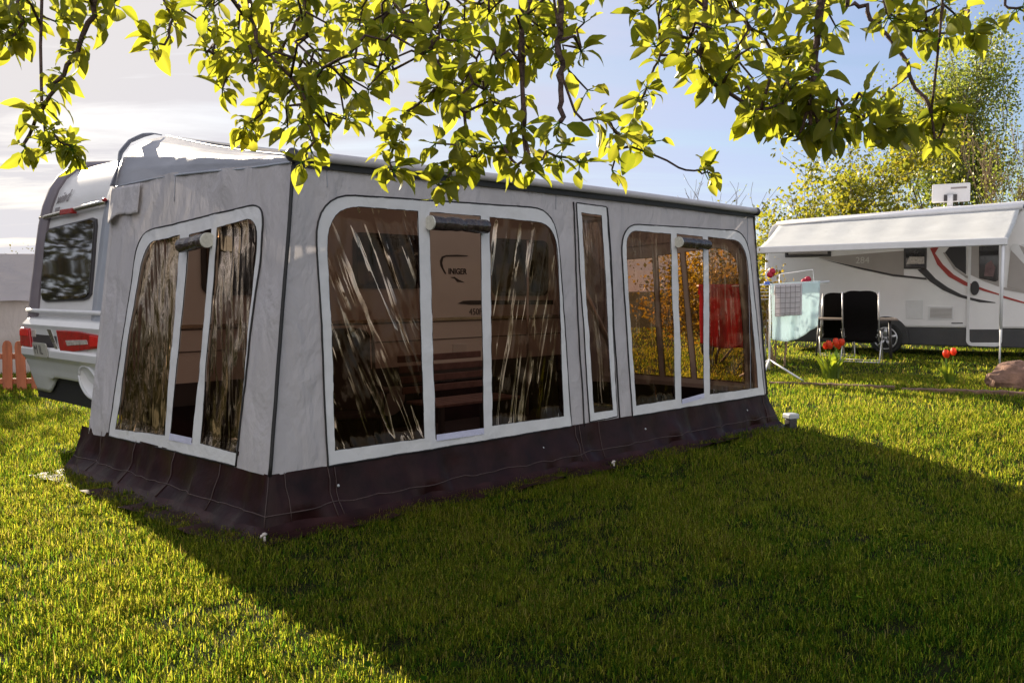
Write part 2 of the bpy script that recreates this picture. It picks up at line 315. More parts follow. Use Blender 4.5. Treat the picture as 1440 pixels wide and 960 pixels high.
def np_mesh(name, V, F_idx, F_tot, m, parent=None, attr=None, smooth=False):
    """fast mesh from numpy arrays; F_tot = corners of each face"""
    me = D.meshes.new(name); me.vertices.add(len(V)); me.vertices.foreach_set('co', np.asarray(V, dtype=np.float32).ravel())
    me.loops.add(len(F_idx)); me.loops.foreach_set('vertex_index', np.asarray(F_idx, dtype=np.int32))
    me.polygons.add(len(F_tot)); st = np.concatenate([[0], np.cumsum(F_tot)[:-1]]).astype(np.int32)
    me.polygons.foreach_set('loop_start', st)
    if smooth: me.polygons.foreach_set('use_smooth', np.ones(len(F_tot), dtype=bool))
    me.update(calc_edges=True)
    if attr is not None:
        a = me.attributes.new('rnd', 'FLOAT', 'POINT'); a.data.foreach_set('value', np.asarray(attr, dtype=np.float32))
    me.materials.append(m); o = D.objects.new(name, me); COL.objects.link(o)
    if parent: o.parent = parent
    return o
def text_part(name, body, size, m, parent, mtx, extrude=0.002, bold=0.0, shear=0.0):
    cu = D.curves.new(name, 'FONT'); cu.body = body; cu.size = size; cu.extrude = extrude; cu.offset = bold; cu.shear = shear
    tmp = D.objects.new(name, cu); COL.objects.link(tmp)
    dg = bpy.context.evaluated_depsgraph_get(); me = D.meshes.new_from_object(tmp.evaluated_get(dg))
    D.objects.remove(tmp); me.transform(mtx); me.materials.clear(); me.materials.append(m)
    o = D.objects.new(name, me); COL.objects.link(o); o.parent = parent; return o
def basis(o, x, y, z):
    return Matrix(((x[0], y[0], z[0], o[0]), (x[1], y[1], z[1], o[1]), (x[2], y[2], z[2], o[2]), (0, 0, 0, 1)))
def inpoly(p, poly):
    x, y = p; c = False; n = len(poly); j = n-1
    for i in range(n):
        xi, yi = poly[i]; xj, yj = poly[j]
        if (yi > y) != (yj > y) and x < (xj-xi)*(y-yi)/(yj-yi)+xi: c = not c
        j = i
    return c
def resample(poly, step):
    out = []
    for i in range(len(poly)):
        a = Vector(poly[i]); b = Vector(poly[(i+1) % len(poly)]); k = max(1, int((b-a).length/step))
        out += [tuple(a.lerp(b, q/k)) for q in range(k)]
    return out
def panel(mb, outer, holes, step, fn):
    """cloth panel with openings, finely triangulated so that it can wrinkle"""
    outer = resample(outer, step); holes = [resample(h, step) for h in holes]
    vs = [Vector(p) for p in outer]; es = [(i, (i+1) % len(outer)) for i in range(len(outer))]
    for h in holes:
        o = len(vs); vs += [Vector(p) for p in h]; es += [(o+i, o+(i+1) % len(h)) for i in range(len(h))]
    x0 = min(p[0] for p in outer); x1 = max(p[0] for p in outer); y0 = min(p[1] for p in outer); y1 = max(p[1] for p in outer)
    j = 0; y = y0+step*0.6
    while y < y1:
        x = x0+step*(0.6 if j % 2 else 1.1)
        while x < x1:
            if inpoly((x, y), outer) and not any(inpoly((x, y), h) for h in holes): vs.append(Vector((x, y)))
            x += step
        y += step*0.87; j += 1
    r = delaunay_2d_cdt([Vector((p[0], p[1])) for p in vs], es, [], 0, 1e-5)
    fs = []
    for f in r[2]:
        cx = sum(r[0][i][0] for i in f)/len(f); cy = sum(r[0][i][1] for i in f)/len(f)
        if inpoly((cx, cy), outer) and not any(inpoly((cx, cy), h) for h in holes): fs.append(tuple(f))
    return mb.add([fn(p[0], p[1]) for p in r[0]], fs)
def rtop(bl, br, tr, tl, rl, rr, n=9):
    """quad outline whose two top corners are rounded; anticlockwise from bottom left; always 2+2n points"""
    bl, br, tr, tl = map(Vector, (bl, br, tr, tl)); out = [tuple(bl), tuple(br)]
    def arc(p, a, b, r):
        da = (a-p).normalized(); db = (b-p).normalized()
        s = p+da*r; e = p+db*r
        for i in range(n):
            t = i/(n-1); out.append(tuple(s*(1-t)**2 + p*2*t*(1-t)*0.98 + (p+(da+db)*0.0)*0 + e*t*t + p*(2*t*(1-t)*0.02)))
    arc(tr, br, tl, max(rr, 1e-3)); arc(tl, tr, bl, max(rl, 1e-3)); return out
def rrect(x0, y0, x1, y1, r, n=5):
    out = []
    for cx, cy, a0 in ((x1-r, y0+r, -90), (x1-r, y1-r, 0), (x0+r, y1-r, 90), (x0+r, y0+r, 180)):
        for i in range(n+1):
            q = R(a0+90*i/n); out.append((cx+r*math.cos(q), cy+r*math.sin(q)))
    return out
def nz(x, y, z=0.0): return noise.noise(Vector((x, y, z)))

# ------------------------------------------------------------------ world and sun
SUN_EL = R(21.0)
SD = Vector((-0.576, 0.818, 0)).normalized()          # towards the sun, level
w = D.worlds.new('World'); SC.world = w; w.use_nodes = True; nt = w.node_tree; nt.nodes.clear(); L = nt.links
wo = N(nt, 'ShaderNodeOutputWorld'); bg = N(nt, 'ShaderNodeBackground'); bg.inputs['Strength'].default_value = 0.052
sky = N(nt, 'ShaderNodeTexSky'); sky.sky_type = 'NISHITA'; sky.sun_disc = False; sky.sun_elevation = SUN_EL
sky.sun_rotation = math.atan2(SD.x, SD.y); sky.air_density = 1.0; sky.dust_density = 0.6; sky.ozone_density = 1.6
tc = N(nt, 'ShaderNodeTexCoord')
sep = N(nt, 'ShaderNodeSeparateXYZ'); L.new(tc.outputs['Generated'], sep.inputs[0])
# thin streaky cloud, laid out on a flat layer high above
zz = N(nt, 'ShaderNodeMath', operation='MAXIMUM'); L.new(sep.outputs['Z'], zz.inputs[0]); zz.inputs[1].default_value = 0.02
za = N(nt, 'ShaderNodeMath', operation='ADD'); L.new(zz.outputs[0], za.inputs[0]); za.inputs[1].default_value = 0.10
dx = N(nt, 'ShaderNodeMath', operation='DIVIDE'); L.new(sep.outputs['X'], dx.inputs[0]); L.new(za.outputs[0], dx.inputs[1])
dy = N(nt, 'ShaderNodeMath', operation='DIVIDE'); L.new(sep.outputs['Y'], dy.inputs[0]); L.new(za.outputs[0], dy.inputs[1])
cb = N(nt, 'ShaderNodeCombineXYZ'); L.new(dx.outputs[0], cb.inputs[0]); L.new(dy.outputs[0], cb.inputs[1])
mp = N(nt, 'ShaderNodeMapping'); mp.inputs['Scale'].default_value = (0.28, 0.95, 1); mp.inputs['Rotation'].default_value = (0, 0, R(12)); L.new(cb.outputs[0], mp.inputs['Vector'])
n1 = N(nt, 'ShaderNodeTexNoise', i_Scale=1.3, i_Detail=9.0, i_Roughness=0.62, i_Distortion=0.5); L.new(mp.outputs[0], n1.inputs['Vector'])
cr = ramp(nt, [(0.36, (0, 0, 0)), (0.72, (1, 1, 1))]); L.new(n1.outputs['Fac'], cr.inputs['Fac'])
vd = N(nt, 'ShaderNodeVectorMath', operation='DOT_PRODUCT'); L.new(tc.outputs['Generated'], vd.inputs[0])
sd3 = (SD*math.cos(SUN_EL)+Vector((0, 0, math.sin(SUN_EL)))); vd.inputs[1].default_value = sd3
sg = N(nt, 'ShaderNodeMapRange'); sg.inputs['From Min'].default_value = 0.35; sg.inputs['From Max'].default_value = 1.0; L.new(vd.outputs['Value'], sg.inputs['Value'])
cl = ramp(nt, [(0.0, (3.4, 4.2, 7.2)), (0.45, (4.2, 4.7, 7.0)), (0.75, (5.0, 5.15, 6.1)), (1.0, (6.2, 5.85, 5.75))]); L.new(sg.outputs[0], cl.inputs['Fac'])
cf = N(nt, 'ShaderNodeMath', operation='MULTIPLY_ADD', use_clamp=True); L.new(sg.outputs[0], cf.inputs[0]); cf.inputs[1].default_value = 0.55; cf.inputs[2].default_value = 0.26
cm = N(nt, 'ShaderNodeMath', operation='MULTIPLY', use_clamp=True); L.new(cr.outputs[0], cm.inputs[0]); L.new(cf.outputs[0], cm.inputs[1])
ca = N(nt, 'ShaderNodeMath', operation='MULTIPLY_ADD', use_clamp=True); L.new(sg.outputs[0], ca.inputs[0]); ca.inputs[1].default_value = 0.75; L.new(cm.outputs[0], ca.inputs[2])
mx = N(nt, 'ShaderNodeMix', data_type='RGBA'); L.new(ca.outputs[0], mx.inputs[0]); L.new(sky.outputs[0], mx.inputs[6]); L.new(cl.outputs[0], mx.inputs[7])
fb_ = N(nt, 'ShaderNodeMapRange'); fb_.inputs['From Min'].default_value = 0.15; fb_.inputs['From Max'].default_value = -0.75; L.new(sep.outputs['Y'], fb_.inputs['Value'])   # bright cloud bank added behind the camera to lift the shade
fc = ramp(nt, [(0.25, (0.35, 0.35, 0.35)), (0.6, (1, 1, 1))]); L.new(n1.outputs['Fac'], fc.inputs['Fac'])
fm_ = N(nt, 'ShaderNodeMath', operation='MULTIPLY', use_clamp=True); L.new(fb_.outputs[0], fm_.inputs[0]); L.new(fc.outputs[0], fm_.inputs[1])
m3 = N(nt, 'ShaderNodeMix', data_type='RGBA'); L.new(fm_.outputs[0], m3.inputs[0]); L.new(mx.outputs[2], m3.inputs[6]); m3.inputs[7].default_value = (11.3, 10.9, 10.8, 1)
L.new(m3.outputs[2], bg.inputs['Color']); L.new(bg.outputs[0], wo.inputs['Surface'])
sl = D.lights.new('sun', 'SUN'); sl.energy = 5.0; sl.angle = R(0.5); sl.color = (1.0, 0.86, 0.66)
so = D.objects.new('sun', sl); COL.objects.link(so); so.location = (-20, 25, 20)
so.rotation_euler = sd3.to_track_quat('Z', 'Y').to_euler()
SC.view_settings.view_transform = 'Standard'; SC.view_settings.look = 'None'; SC.view_settings.exposure = 1.42; SC.view_settings.gamma = 1.0
SC.view_settings.use_curve_mapping = False
SC.cycles.max_bounces = 8; SC.cycles.transparent_max_bounces = 16; SC.cycles.diffuse_bounces = 4; SC.cycles.glossy_bounces = 3
SC.cycles.sample_clamp_indirect = 4.0; SC.cycles.caustics_reflective = False; SC.cycles.caustics_refractive = False
SC.cycles.use_denoising = True

# ------------------------------------------------------------------ ground
def make_ground():
    c = [0]; x = 0.0; s = 0.25
    while x < 900: x += s; c.append(x); s = s*1.0 if x < 12 else s*1.22
    xs = np.array([-q for q in c[:0:-1]]+c)
    ys = xs+6.0
    mb = MB(); n = len(xs)
    vs = [(x, y, terrain(x, y) if abs(x) < 20 and abs(y) < 30 else 0.0) for y in ys for x in xs]
    mb.add(vs, [(j*n+i, j*n+i+1, (j+1)*n+i+1, (j+1)*n+i) for j in range(n-1) for i in range(n-1)])
    o = mb.build('ground', M['lawn'], smooth=True, clean=False); tag(o, kind='structure'); return o
make_ground()

def blades(P, hgt, wid, lean, name, m, cl, rnd):
    """P (n,3) roots -> 5-vertex bent blades"""
    n = len(P); az = rng.uniform(0, 2*np.pi, n); d = np.stack([np.cos(az), np.sin(az), np.zeros(n)], 1)
    side = np.stack([-d[:, 1], d[:, 0], np.zeros(n)], 1)
    up = np.array([0, 0, 1.0]); h = hgt[:, None]; wd = wid[:, None]*0.5; ln = lean[:, None]
    mid = P + up*h*0.62 + d*ln*h*0.30; tip = P + up*h*(1-0.42*ln) + d*ln*h*0.95
    V = np.stack([P-side*wd, P+side*wd, mid+side*wd*0.8, mid-side*wd*0.8, tip], 1).reshape(-1, 3)
    b = (np.arange(n)*5)[:, None]
    idx = np.concatenate([b+np.array([0, 1, 2, 3]), b+np.array([3, 2, 4])], 1).ravel()
    tot = np.tile([4, 3], n)
    return np_mesh(name, V, idx, tot, m, attr=np.repeat(rnd, 5))
def fbm(x, y, s, seed):
    r = np.random.default_rng(seed); out = np.zeros_like(x); amp = 1.0
    for k in range(5):
        for q in range(3):
            a = r.uniform(0, 2*np.pi); f = s*(1.9**k)*r.uniform(0.7, 1.3)
            out += amp*np.sin((x*np.cos(a)+y*np.sin(a))*f + r.uniform(0, 6.28) + 1.3*np.sin((x*np.sin(a)-y*np.cos(a))*f*0.7+q))
        amp *= 0.62
    return out/5.0
def make_grass():
    Ps = []
    for y0, y1, dens in ((1.6, 2.9, 1800), (2.9, 4.6, 15000), (4.6, 7.0, 9500), (7.0, 10.5, 4500), (10.5, 15, 2000), (15, 22, 560), (22, 34, 130)):
        k = 0.66; area = k*(y1*y1-y0*y0)+0.8*(y1-y0); n = int(area*dens)
        yy = np.sqrt(rng.uniform(y0*y0, y1*y1, n)); xx = rng.uniform(-1, 1, n)*(k*yy+0.4)
        sc = {2.9: 1.0, 4.6: 1.0, 7.0: 1.1, 10.5: 1.3, 15: 1.7, 22: 2.5, 34: 4.0}[y1]
        Ps.append(np.stack([xx, yy, np.full(n, sc)], 1))
    P = np.concatenate(Ps); qx = P[:, 0]-AO.x; qy = P[:, 1]-AO.y
    u = qx*AU.x+qy*AU.y; v = qx*AV.x+qy*AV.y
    edge = 0.09+0.05*np.sin(u*5+v*7)
    keep = ~((u > -edge) & (u < 5.85) & (v > -edge) & (v < 2.62))
    keep &= ~((u > 0.6) & (u < 6.2) & (v > 2.4) & (v < 4.6))
    P = P[keep]; u = u[keep]; v = v[keep]; x = P[:, 0]; y = P[:, 1]; n = len(P)
    cl = fbm(x, y, 5.0, 3); cl2 = fbm(x, y, 1.2, 5); cl3 = fbm(x, y, 17.0, 9)
    keep = rng.uniform(size=n) < np.clip(0.72+0.75*cl3+0.35*cl, 0.06, 1)
    P = P[keep]; cl = cl[keep]; cl2 = cl2[keep]; cl3 = cl3[keep]; x = P[:, 0]; y = P[:, 1]; n = len(P)
    u = u[keep]; v = v[keep]
    z = np.array([terrain(a, b) for a, b in zip(x, y)])
    h = (0.030+0.030*rng.uniform(size=n)+0.018*np.clip(cl, -1, 1.6)+0.016*np.clip(cl3, -1, 1.5))*np.clip(P[:, 2], 1, 1.35)
    h += np.where(rng.uniform(size=n) < 0.035, 0.035, 0)
    h = np.clip(h, 0.015, 0.16)
    wd = (0.0021+0.0022*rng.uniform(size=n))*P[:, 2]
    ln = np.clip(rng.normal(1.0, 0.55, n), 0.0, 2.1)
    rnd = np.clip(0.36+0.18*cl2+0.14*cl+0.26*rng.normal(size=n)*1.3, 0, 0.95); rnd = np.where(rng.uniform(size=n) < 0.03, 0.98, rnd)
    o = blades(np.stack([x, y, z-0.004], 1), h, wd, ln, 'grass', M['grass'], cl, rnd)
    tag(o, 'short uneven lawn grass around the awning, sunlit yellow green to left and right', 'grass', kind='stuff')
    # broad little clover and plantain leaves
    n = 9000; yy = np.sqrt(rng.uniform(2.8**2, 11**2, n)); xx = rng.uniform(-1, 1, n)*(0.62*yy+0.3)
    q = fbm(xx, yy, 2.2, 21); qx = xx-AO.x; qy = yy-AO.y; u = qx*AU.x+qy*AU.y; v = qx*AV.x+qy*AV.y
    k = (q > 0.15) & ~((u > -0.2) & (u < 5.95) & (v > -0.2) & (v < 4.5)); xx = xx[k]; yy = yy[k]; n = len(xx)
    z = np.array([terrain(a, b) for a, b in zip(xx, yy)])+rng.uniform(0.018, 0.05, n)
    az = rng.uniform(0, 6.28, n); tl = rng.uniform(-0.5, 0.5, n); s = rng.uniform(0.007, 0.017, n)
    d = np.stack([np.cos(az), np.sin(az), tl], 1)*s[:, None]; e = np.stack([-np.sin(az), np.cos(az), rng.uniform(-0.4, 0.4, n)], 1)*s[:, None]*0.75
    c = np.stack([xx, yy, z], 1)
    V = np.stack([c-d, c-d*0.3+e, c+d*0.6+e*0.8, c+d, c+d*0.6-e*0.8, c-d*0.3-e], 1).reshape(-1, 3)
    idx = ((np.arange(n)*6)[:, None]+np.arange(6)).ravel()
    o = np_mesh('clover', V, idx, np.full(n, 6), M['grass'], attr=np.repeat(np.clip(rng.normal(0.25, 0.2, n), 0, 0.9), 6))
    tag(o, 'small round clover leaves scattered through the lawn', 'clover', kind='stuff')
make_grass()

# ------------------------------------------------------------------ caravan
CS = (3.3, 3.6, 0)
cv = thing('caravan', 'white touring caravan with red tail lights behind the grey awning', 'caravan', AW(3.3, 3.6), AY)
NEAR, FAR = 2.62, 4.65
prof = [(0.33, 0.50), (0.30, 0.62), (0.28, 0.95), (0.275, 1.10), (0.29, 1.2), (0.315, 1.4), (0.345, 1.6), (0.37, 1.8), (0.40, 2.0), (0.44, 2.18), (0.50, 2.34), (0.57, 2.45), (0.66, 2.53), (0.80, 2.59), (1.0, 2.615),
        (3.0, 2.63), (4.9, 2.615), (5.15, 2.57), (5.4, 2.42), (5.62, 2.1), (5.85, 1.65), (6.1, 1.25), (6.27, 0.95), (6.25, 0.6), (6.1, 0.45), (3.0, 0.42), (0.5, 0.45)]
def pu(w):
    for (a, b), (c, d) in zip(prof[:15], prof[1:16]):
        if b <= w <= d: return a+(c-a)*(w-b)/(d-b)
    return prof[0][0]
mb = MB(); mb.prism(prof, lambda a, b, d: (a, d, b), NEAR, FAR)
mb.build('body', M['cwhite'], cv, CS, smooth=True, bevel=0.05, angle=40)
# corner trims standing proud of the rear edge and running over onto the roof
def trim(v0, v1, m):
    mb = MB(); lst = [p for p in prof[3:17]]; n = len(lst)
    def off(i, k):
        a = Vector(lst[max(i-1, 0)]); b = Vector(lst[min(i+1, n-1)]); t = (b-a).normalized(); nrm = Vector((-t.y, t.x))
        p = Vector(lst[i])+nrm*k; return p
    sec = [(v0, 0.0), (v0, 0.02), (v0+0.03, 0.038), (v0*0.65+v1*0.35, 0.058), (v0*0.3+v1*0.7, 0.052), (v1-0.025, 0.034), (v1, 0.0)]
    vs = []
    for i in range(n):
        for (v, k) in sec:
            p = off(i, k); vs.append((p.x, v, p.y))
    s = len(sec); fs = [(i*s+j, i*s+j+1, (i+1)*s+j+1, (i+1)*s+j) for i in range(n-1) for j in range(s-1)]
    fs += [tuple(range(s)), tuple((n-1)*s+j for j in range(s))]
    mb.add(vs, fs); return mb.build('corner_trim', m, cv, CS, smooth=True, angle=50)
trim(NEAR-0.03, 3.19, M['trim']); tag(trim(FAR-0.17, FAR+0.03, M['ftrim']), 'far corner trim with shade in its colour')
def rearpt(a, b, d): return (pu(b)-d, a, b)
# rear window
out = [(3.30, 1.38), (3.36, 1.345), (3.46, 1.33), (4.28, 1.31), (4.37, 1.33), (4.42, 1.40), (4.475, 1.86), (4.47, 1.93), (4.41, 1.96), (3.46, 2.005), (3.38, 1.99), (3.35, 1.93)]
def curved_plate(mb, poly, d0, d1, step=0.06):
    panel(mb, poly, [], step, lambda a, b: rearpt(a, b, d1))
    n = len(poly); ps = resample(poly, step)
    for i in range(len(ps)):
        p, q = ps[i], ps[(i+1) % len(ps)]
        mb.add([rearpt(*p, d0), rearpt(*q, d0), rearpt(*q, d1), rearpt(*p, d1)], [(0, 1, 2, 3)])
cen = (3.88, 1.65)
def scl(poly, s, c=cen): return [(c[0]+(x-c[0])*s, c[1]+(y-c[1])*(s if abs(s) > 2 else s)) for x, y in poly]
mb = MB(); curved_plate(mb, scl(out, 1.045), 0.0, 0.016); wf = mb.build('rear_window', M['dtrim'], cv, CS, smooth=True, angle=40)
mb = MB(); curved_plate(mb, out, 0.005, 0.028); mb.build('pane', M['glass'], wf, CS, smooth=True, angle=40)
# light bar under the upper panel
mb = MB(); zz = 2.075
mb.tube([(pu(zz)-0.035, v, zz+0.06-0.055*k) for k, v in zip(np.linspace(0, 1, 12), np.linspace(3.14, FAR-0.02, 12))], 0.024, 8); mb.build('light_bar', M['chrome'], cv, CS, smooth=True)
mb = MB(); mb.box((pu(zz)-0.07, 3.79, zz), (pu(zz)-0.02, 4.07, zz+0.05)); mb.build('brake_light', M['red'], cv, CS, bevel=0.008)
mb = MB(); mb.ball((pu(zz)-0.05, 3.12, zz+0.075), (0.02, 0.03, 0.018)); mb.build('marker_light', M['red'], cv, CS, smooth=True)
# small lettering on the upper panel
def rear_text(body, v, w, size, m, ang=0.0, shear=0.0, name='lettering'):
    x = Vector((0, -math.cos(ang), math.sin(ang))); du = (pu(w+0.1)-pu(w))/0.1
    y = Vector((du, math.sin(ang)*0, 1)).normalized(); z = x.cross(y)
    return text_part(name, body, size, m, cv, basis((pu(w)-0.004-CS[0], v-CS[1], w), x, y, z), 0.0015, 0.0, shear)
rear_text('wind', 4.44, 2.20, 0.16, M['greyink'], 0.06, 0.25)
mb = MB(); mb.prism([(4.30, 2.135), (4.40, 2.13), (4.40, 2.165), (4.30, 2.17)], rearpt, -0.001, 0.006); mb.build('badge', M['greyink'], cv, CS)
# grab rail ledge
mb = MB(); mb.tube([(0.235, v, 1.215) for v in np.linspace(2.84, 4.62, 10)], 0.020, 8); mb.tube([(0.28, 2.82, 1.215), (0.235, 2.84, 1.215)], 0.018, 8); mb.build('grab_rail', M['ptrim'], cv, CS, smooth=True)
mb = MB(); mb.box((0.235, 2.70, 1.15), (0.27, 2.84, 1.215)); mb.build('handle_recess', M['dtrim'], cv, CS, bevel=0.01)
# bumper: lofted, its lower edge lifts towards the middle
def bbot(v):
    s = (v-NEAR)/(FAR-NEAR); e = min(s, 1-s)
    return 0.47+0.165*sm((e-0.2)/0.14)
def bumper_pt(s, t):
    v = NEAR-0.02+(FAR-NEAR+0.04)*s; b = bbot(v)
    P = [(0.30, 1.155), (0.21, 1.135), (0.165, 1.09), (0.172, 1.06), (0.178, 0.90), (0.150, 0.87), (0.150, 0.82), (0.185, 0.78), (0.215, 0.70), (0.235, 0.62)]
    k = t*len(P)
    if k < len(P)-1:
        i = int(k); a = P[i]; c = P[i+1]; f = k-i; u = a[0]+(c[0]-a[0])*f; w_ = a[1]+(c[1]-a[1])*f
    else:
        f = min(1, k-(len(P)-1)); u = 0.235+0.05*f; w_ = 0.62+(b-0.62)*f
    w_ = max(w_, b)
    e = min(v-(NEAR-0.02), FAR+0.02-v); u += 0.10*(1-min(1, e/0.16))**2
    return (u, v, w_)
mb = MB(); mb.grid(lambda a, b: bumper_pt(a, b), 60, 40); mb.build('bumper', M['bwhite'], cv, CS, smooth=True, solid=0.02, angle=35)
mb = MB(); mb.box((0.30, NEAR+0.05, 0.40), (0.9, FAR-0.05, 0.72)); mb.build('underside', M['black'], cv, CS)
# tail lights
def bump_plate(poly, d0, d1):
    mb = MB(); mb.prism(poly, lambda a, b, d: (0.172-d, a, b), d0, d1); return mb
tl = bump_plate([(2.68, 0.955), (2.74, 0.945), (3.3, 0.89), (3.60, 0.885), (3.68, 1.06), (3.2, 1.065), (2.74, 1.045), (2.68, 1.03)], 0.0, 0.022).build('tail_light', M['red'], cv, CS, bevel=0.008)
bump_plate([(2.98, 0.965), (3.42, 0.935), (3.46, 0.98), (3.0, 1.0)], 0.02, 0.026).build('reversing_lens', M['clear'], tl, CS, bevel=0.003)
bump_plate([(2.70, 0.965), (2.94, 0.945), (2.94, 1.04), (2.71, 1.03)], 0.02, 0.027).build('brake_lens', M['redhi'], tl, CS, bevel=0.004)
tl = bump_plate([(4.28, 0.885), (4.56, 0.89), (4.57, 1.04), (4.54, 1.06), (4.33, 1.055)], 0.0, 0.03).build('tail_light', M['red'], cv, CS, bevel=0.008)
bump_plate([(4.34, 0.985), (4.56, 0.985), (4.555, 1.04), (4.35, 1.05)], 0.028, 0.034).build('brake_lens', M['redhi'], tl, CS, bevel=0.004)
bump_plate([(3.69, 0.88), (4.27, 0.88), (4.32, 1.06), (3.70, 1.065)], 0.0, 0.008).build('light_panel', M['dtrim'], cv, CS, bevel=0.004)
bump_plate([(4.20, 0.98), (4.30, 0.98), (4.30, 1.04), (4.20, 1.045)], 0.006, 0.016).build('fog_lamp', M['clear'], cv, CS, bevel=0.004)
bump_plate([(3.66, 0.89), (3.74, 0.89), (3.92, 1.06), (3.82, 1.06)], 0.006, 0.013).build('reflector_strip', M['chrome'], cv, CS, bevel=0.002)
mb = MB(); mb.prism(rrect(3.83, 0.81, 4.16, 0.94, 0.02, 3), lambda a, b, d: (0.145-d-0.15*(b-0.80), a, b), 0.0, 0.012)
np_ = mb.build('number_plate', M['plate'], cv, CS, bevel=0.002)
text_part('plate_lettering', 'M IL', 0.115, M['ink'], np_, basis((0.131-0.15*0.03-CS[0], 4.13-CS[1], 0.84), (0, -1, 0), (-0.15, 0, 1), (-1, 0, -0.15)), 0.001)
# round recess with a reflector in the bumper corner
mb = MB()
def bowl(a, b):
    q = a*2*math.pi; r = b; dep = 0.045*(1-r*r)
    return (0.205-0.024+dep, 3.06+0.195*r*math.cos(q), 0.65+0.115*r*math.sin(q)+0.045*r*math.cos(q))
mb.grid(bowl, 28, 8); mb.build('lamp_bowl', M['cwhite'], cv, CS, smooth=True)
mb = MB(); mb.tube([(0.182, 3.06+0.20*math.cos(q), 0.65+0.119*math.sin(q)+0.046*math.cos(q)) for q in np.linspace(0, 2*math.pi, 30)], 0.014, 7); mb.build('bowl_rim', M['bwhite'], cv, CS, smooth=True)
mb = MB(); mb.ball((0.188, 2.92, 0.615), (0.012, 0.035, 0.085)); mb.build('reflector', M['red'], cv, CS, smooth=True)
# near side: windows, strips, lettering and wheel, all seen through the awning
def sidept(a, b, d): return (a, NEAR-d, b)
for (a0, a1, b0, b1) in ((0.95, 1.62, 1.36, 1.98), (2.50, 3.38, 1.42, 1.96), (4.38, 5.30, 1.34, 1.98)):
    f = MB().prism(rrect(a0, b0, a1, b1, 0.09), sidept, -0.002, 0.018).build('side_window', M['dtrim'], cv, CS)
    MB().prism(rrect(a0+0.04, b0+0.04, a1-0.04, b1-0.04, 0.07), sidept, 0.016, 0.026).build('pane', M['glassw'], f, CS)
mb = MB(); mb.box((0.45, NEAR-0.02, 1.085), (5.6, NEAR+0.01, 1.115)); mb.build('trim_rail', M['chrome'], cv, CS)
for zc in (0.885, 1.07): MB().box((0.45, NEAR-0.006, zc), (5.7, NEAR+0.01, zc+0.008)).build('panel_seam', M['dtrim'], cv, CS)
MB().box((0.4, NEAR-0.008, 0.44), (6.1, NEAR+0.01, 0.63)).build('lower_panel', M['dtrim'], cv, CS)
mb = MB(); mb.prism([(3.86, 1.26), (4.05, 1.245), (5.4, 1.235), (5.4, 1.285), (4.05, 1.292), (3.94, 1.288)], sidept, -0.001, 0.005); mb.build('dark_stripe', M['dtrim'], cv, CS)
mb = MB(); mb.box((3.79, NEAR-0.008, 0.70), (3.99, NEAR+0.01, 0.83)); mb.build('service_hatch', M['bwhite'], cv, CS, bevel=0.004)
def side_text(body, a, b, size, m, name='lettering', bold=0.0):
    return text_part(name, body, size, m, cv, basis((a-CS[0], NEAR-0.003-CS[1], b), (1, 0, 0), (0, 0, 1), (0, -1, 0)), 0.0015, bold)
side_text('INIGER', 3.73, 1.575, 0.085, M['ink'], bold=0.002)
side_text('450FU', 4.03, 1.135, 0.10, M['ink'])
MB().prism([(3.66, 1.74), (3.70, 1.755), (4.00, 1.765), (4.02, 1.775), (3.86, 1.78), (3.70, 1.772), (3.64, 1.755), (3.615, 1.71), (3.62, 1.66), (3.67, 1.59), (3.69, 1.57), (3.70, 1.58), (3.66, 1.64), (3.645, 1.69)], sidept, -0.001, 0.004).build('swoosh', M['ink'], cv, CS)
MB().prism([(3.76, 1.54), (3.82, 1.525), (3.86, 1.49), (3.97, 1.485), (3.88, 1.515), (3.82, 1.545)], sidept, -0.001, 0.004).build('swoosh', M['ink'], cv, CS)
wh = MB().tube([(2.95, NEAR+0.02, 0.33), (2.95, NEAR+0.20, 0.33)], 0.33, 28).build('wheel', M['tyre'], cv, CS, bevel=0.02)
MB().tube([(2.95, NEAR+0.0, 0.33), (2.95, NEAR+0.1, 0.33)], 0.19, 20).build('rim', M['rim'], wh, CS, bevel=0.01)
MB().tube([(2.95, FAR-0.20, 0.33), (2.95, FAR-0.02, 0.33)], 0.33, 28).build('wheel', M['tyre'], cv, CS, bevel=0.02)
mb = MB(); mb.tube([(6.1, 2.9, 0.45), (7.3, 3.6, 0.45)], 0.04, 8); mb.tube([(6.1, 4.4, 0.45), (7.3, 3.6, 0.45)], 0.04, 8); mb.tube([(7.1, 3.6, 0.45), (7.1, 3.6, 0.06)], 0.03, 8); mb.ball((7.1, 3.6, 0.07), 0.07); mb.build('drawbar', M['boxgrey'], cv, CS)

# ------------------------------------------------------------------ awning
AL = 5.75
aw = thing('awning', 'large grey caravan awning with three tinted windows along its front and dark skirt', 'awning', AW(2.9, 1.2), AY)
AS = (2.9, 1.2, 0)
def fv(u, w): return 0.06*(w-0.33)/1.82
def fwr(u, w):
    return 0.014*nz(u*1.3, w*0.9, 1.0)+0.013*nz(u*4.2+w*1.6, w*0.8, 4.0)+0.0045*abs(nz(u*8-w*5, w*2.2+u, 7.0))+0.003*nz(u*17, w*5, 9.0)
def front(u, w, d=0.0): return (u, fv(u, w)+fwr(u, w)-d, w)
BOTW = lambda u: 0.34
win1o = rtop((0.397, 0.345), (2.683, 0.343), (2.607, 2.005), (0.375, 1.985), 0.33, 0.30)
def P(px, py):            # photo point -> front wall coordinates (wall plane leans by fv)
    v = 0.03
    for _ in range(4):
        q = on_plane(px, py, AW(0, v), AV); u, _v = toA(q); v = fv(u, q.z)
    return (u, q.z)
def PP(*pts): return [P(*p) for p in pts]
def window_set(outer, lp, st, rp, film, film2):
    pass
W = []
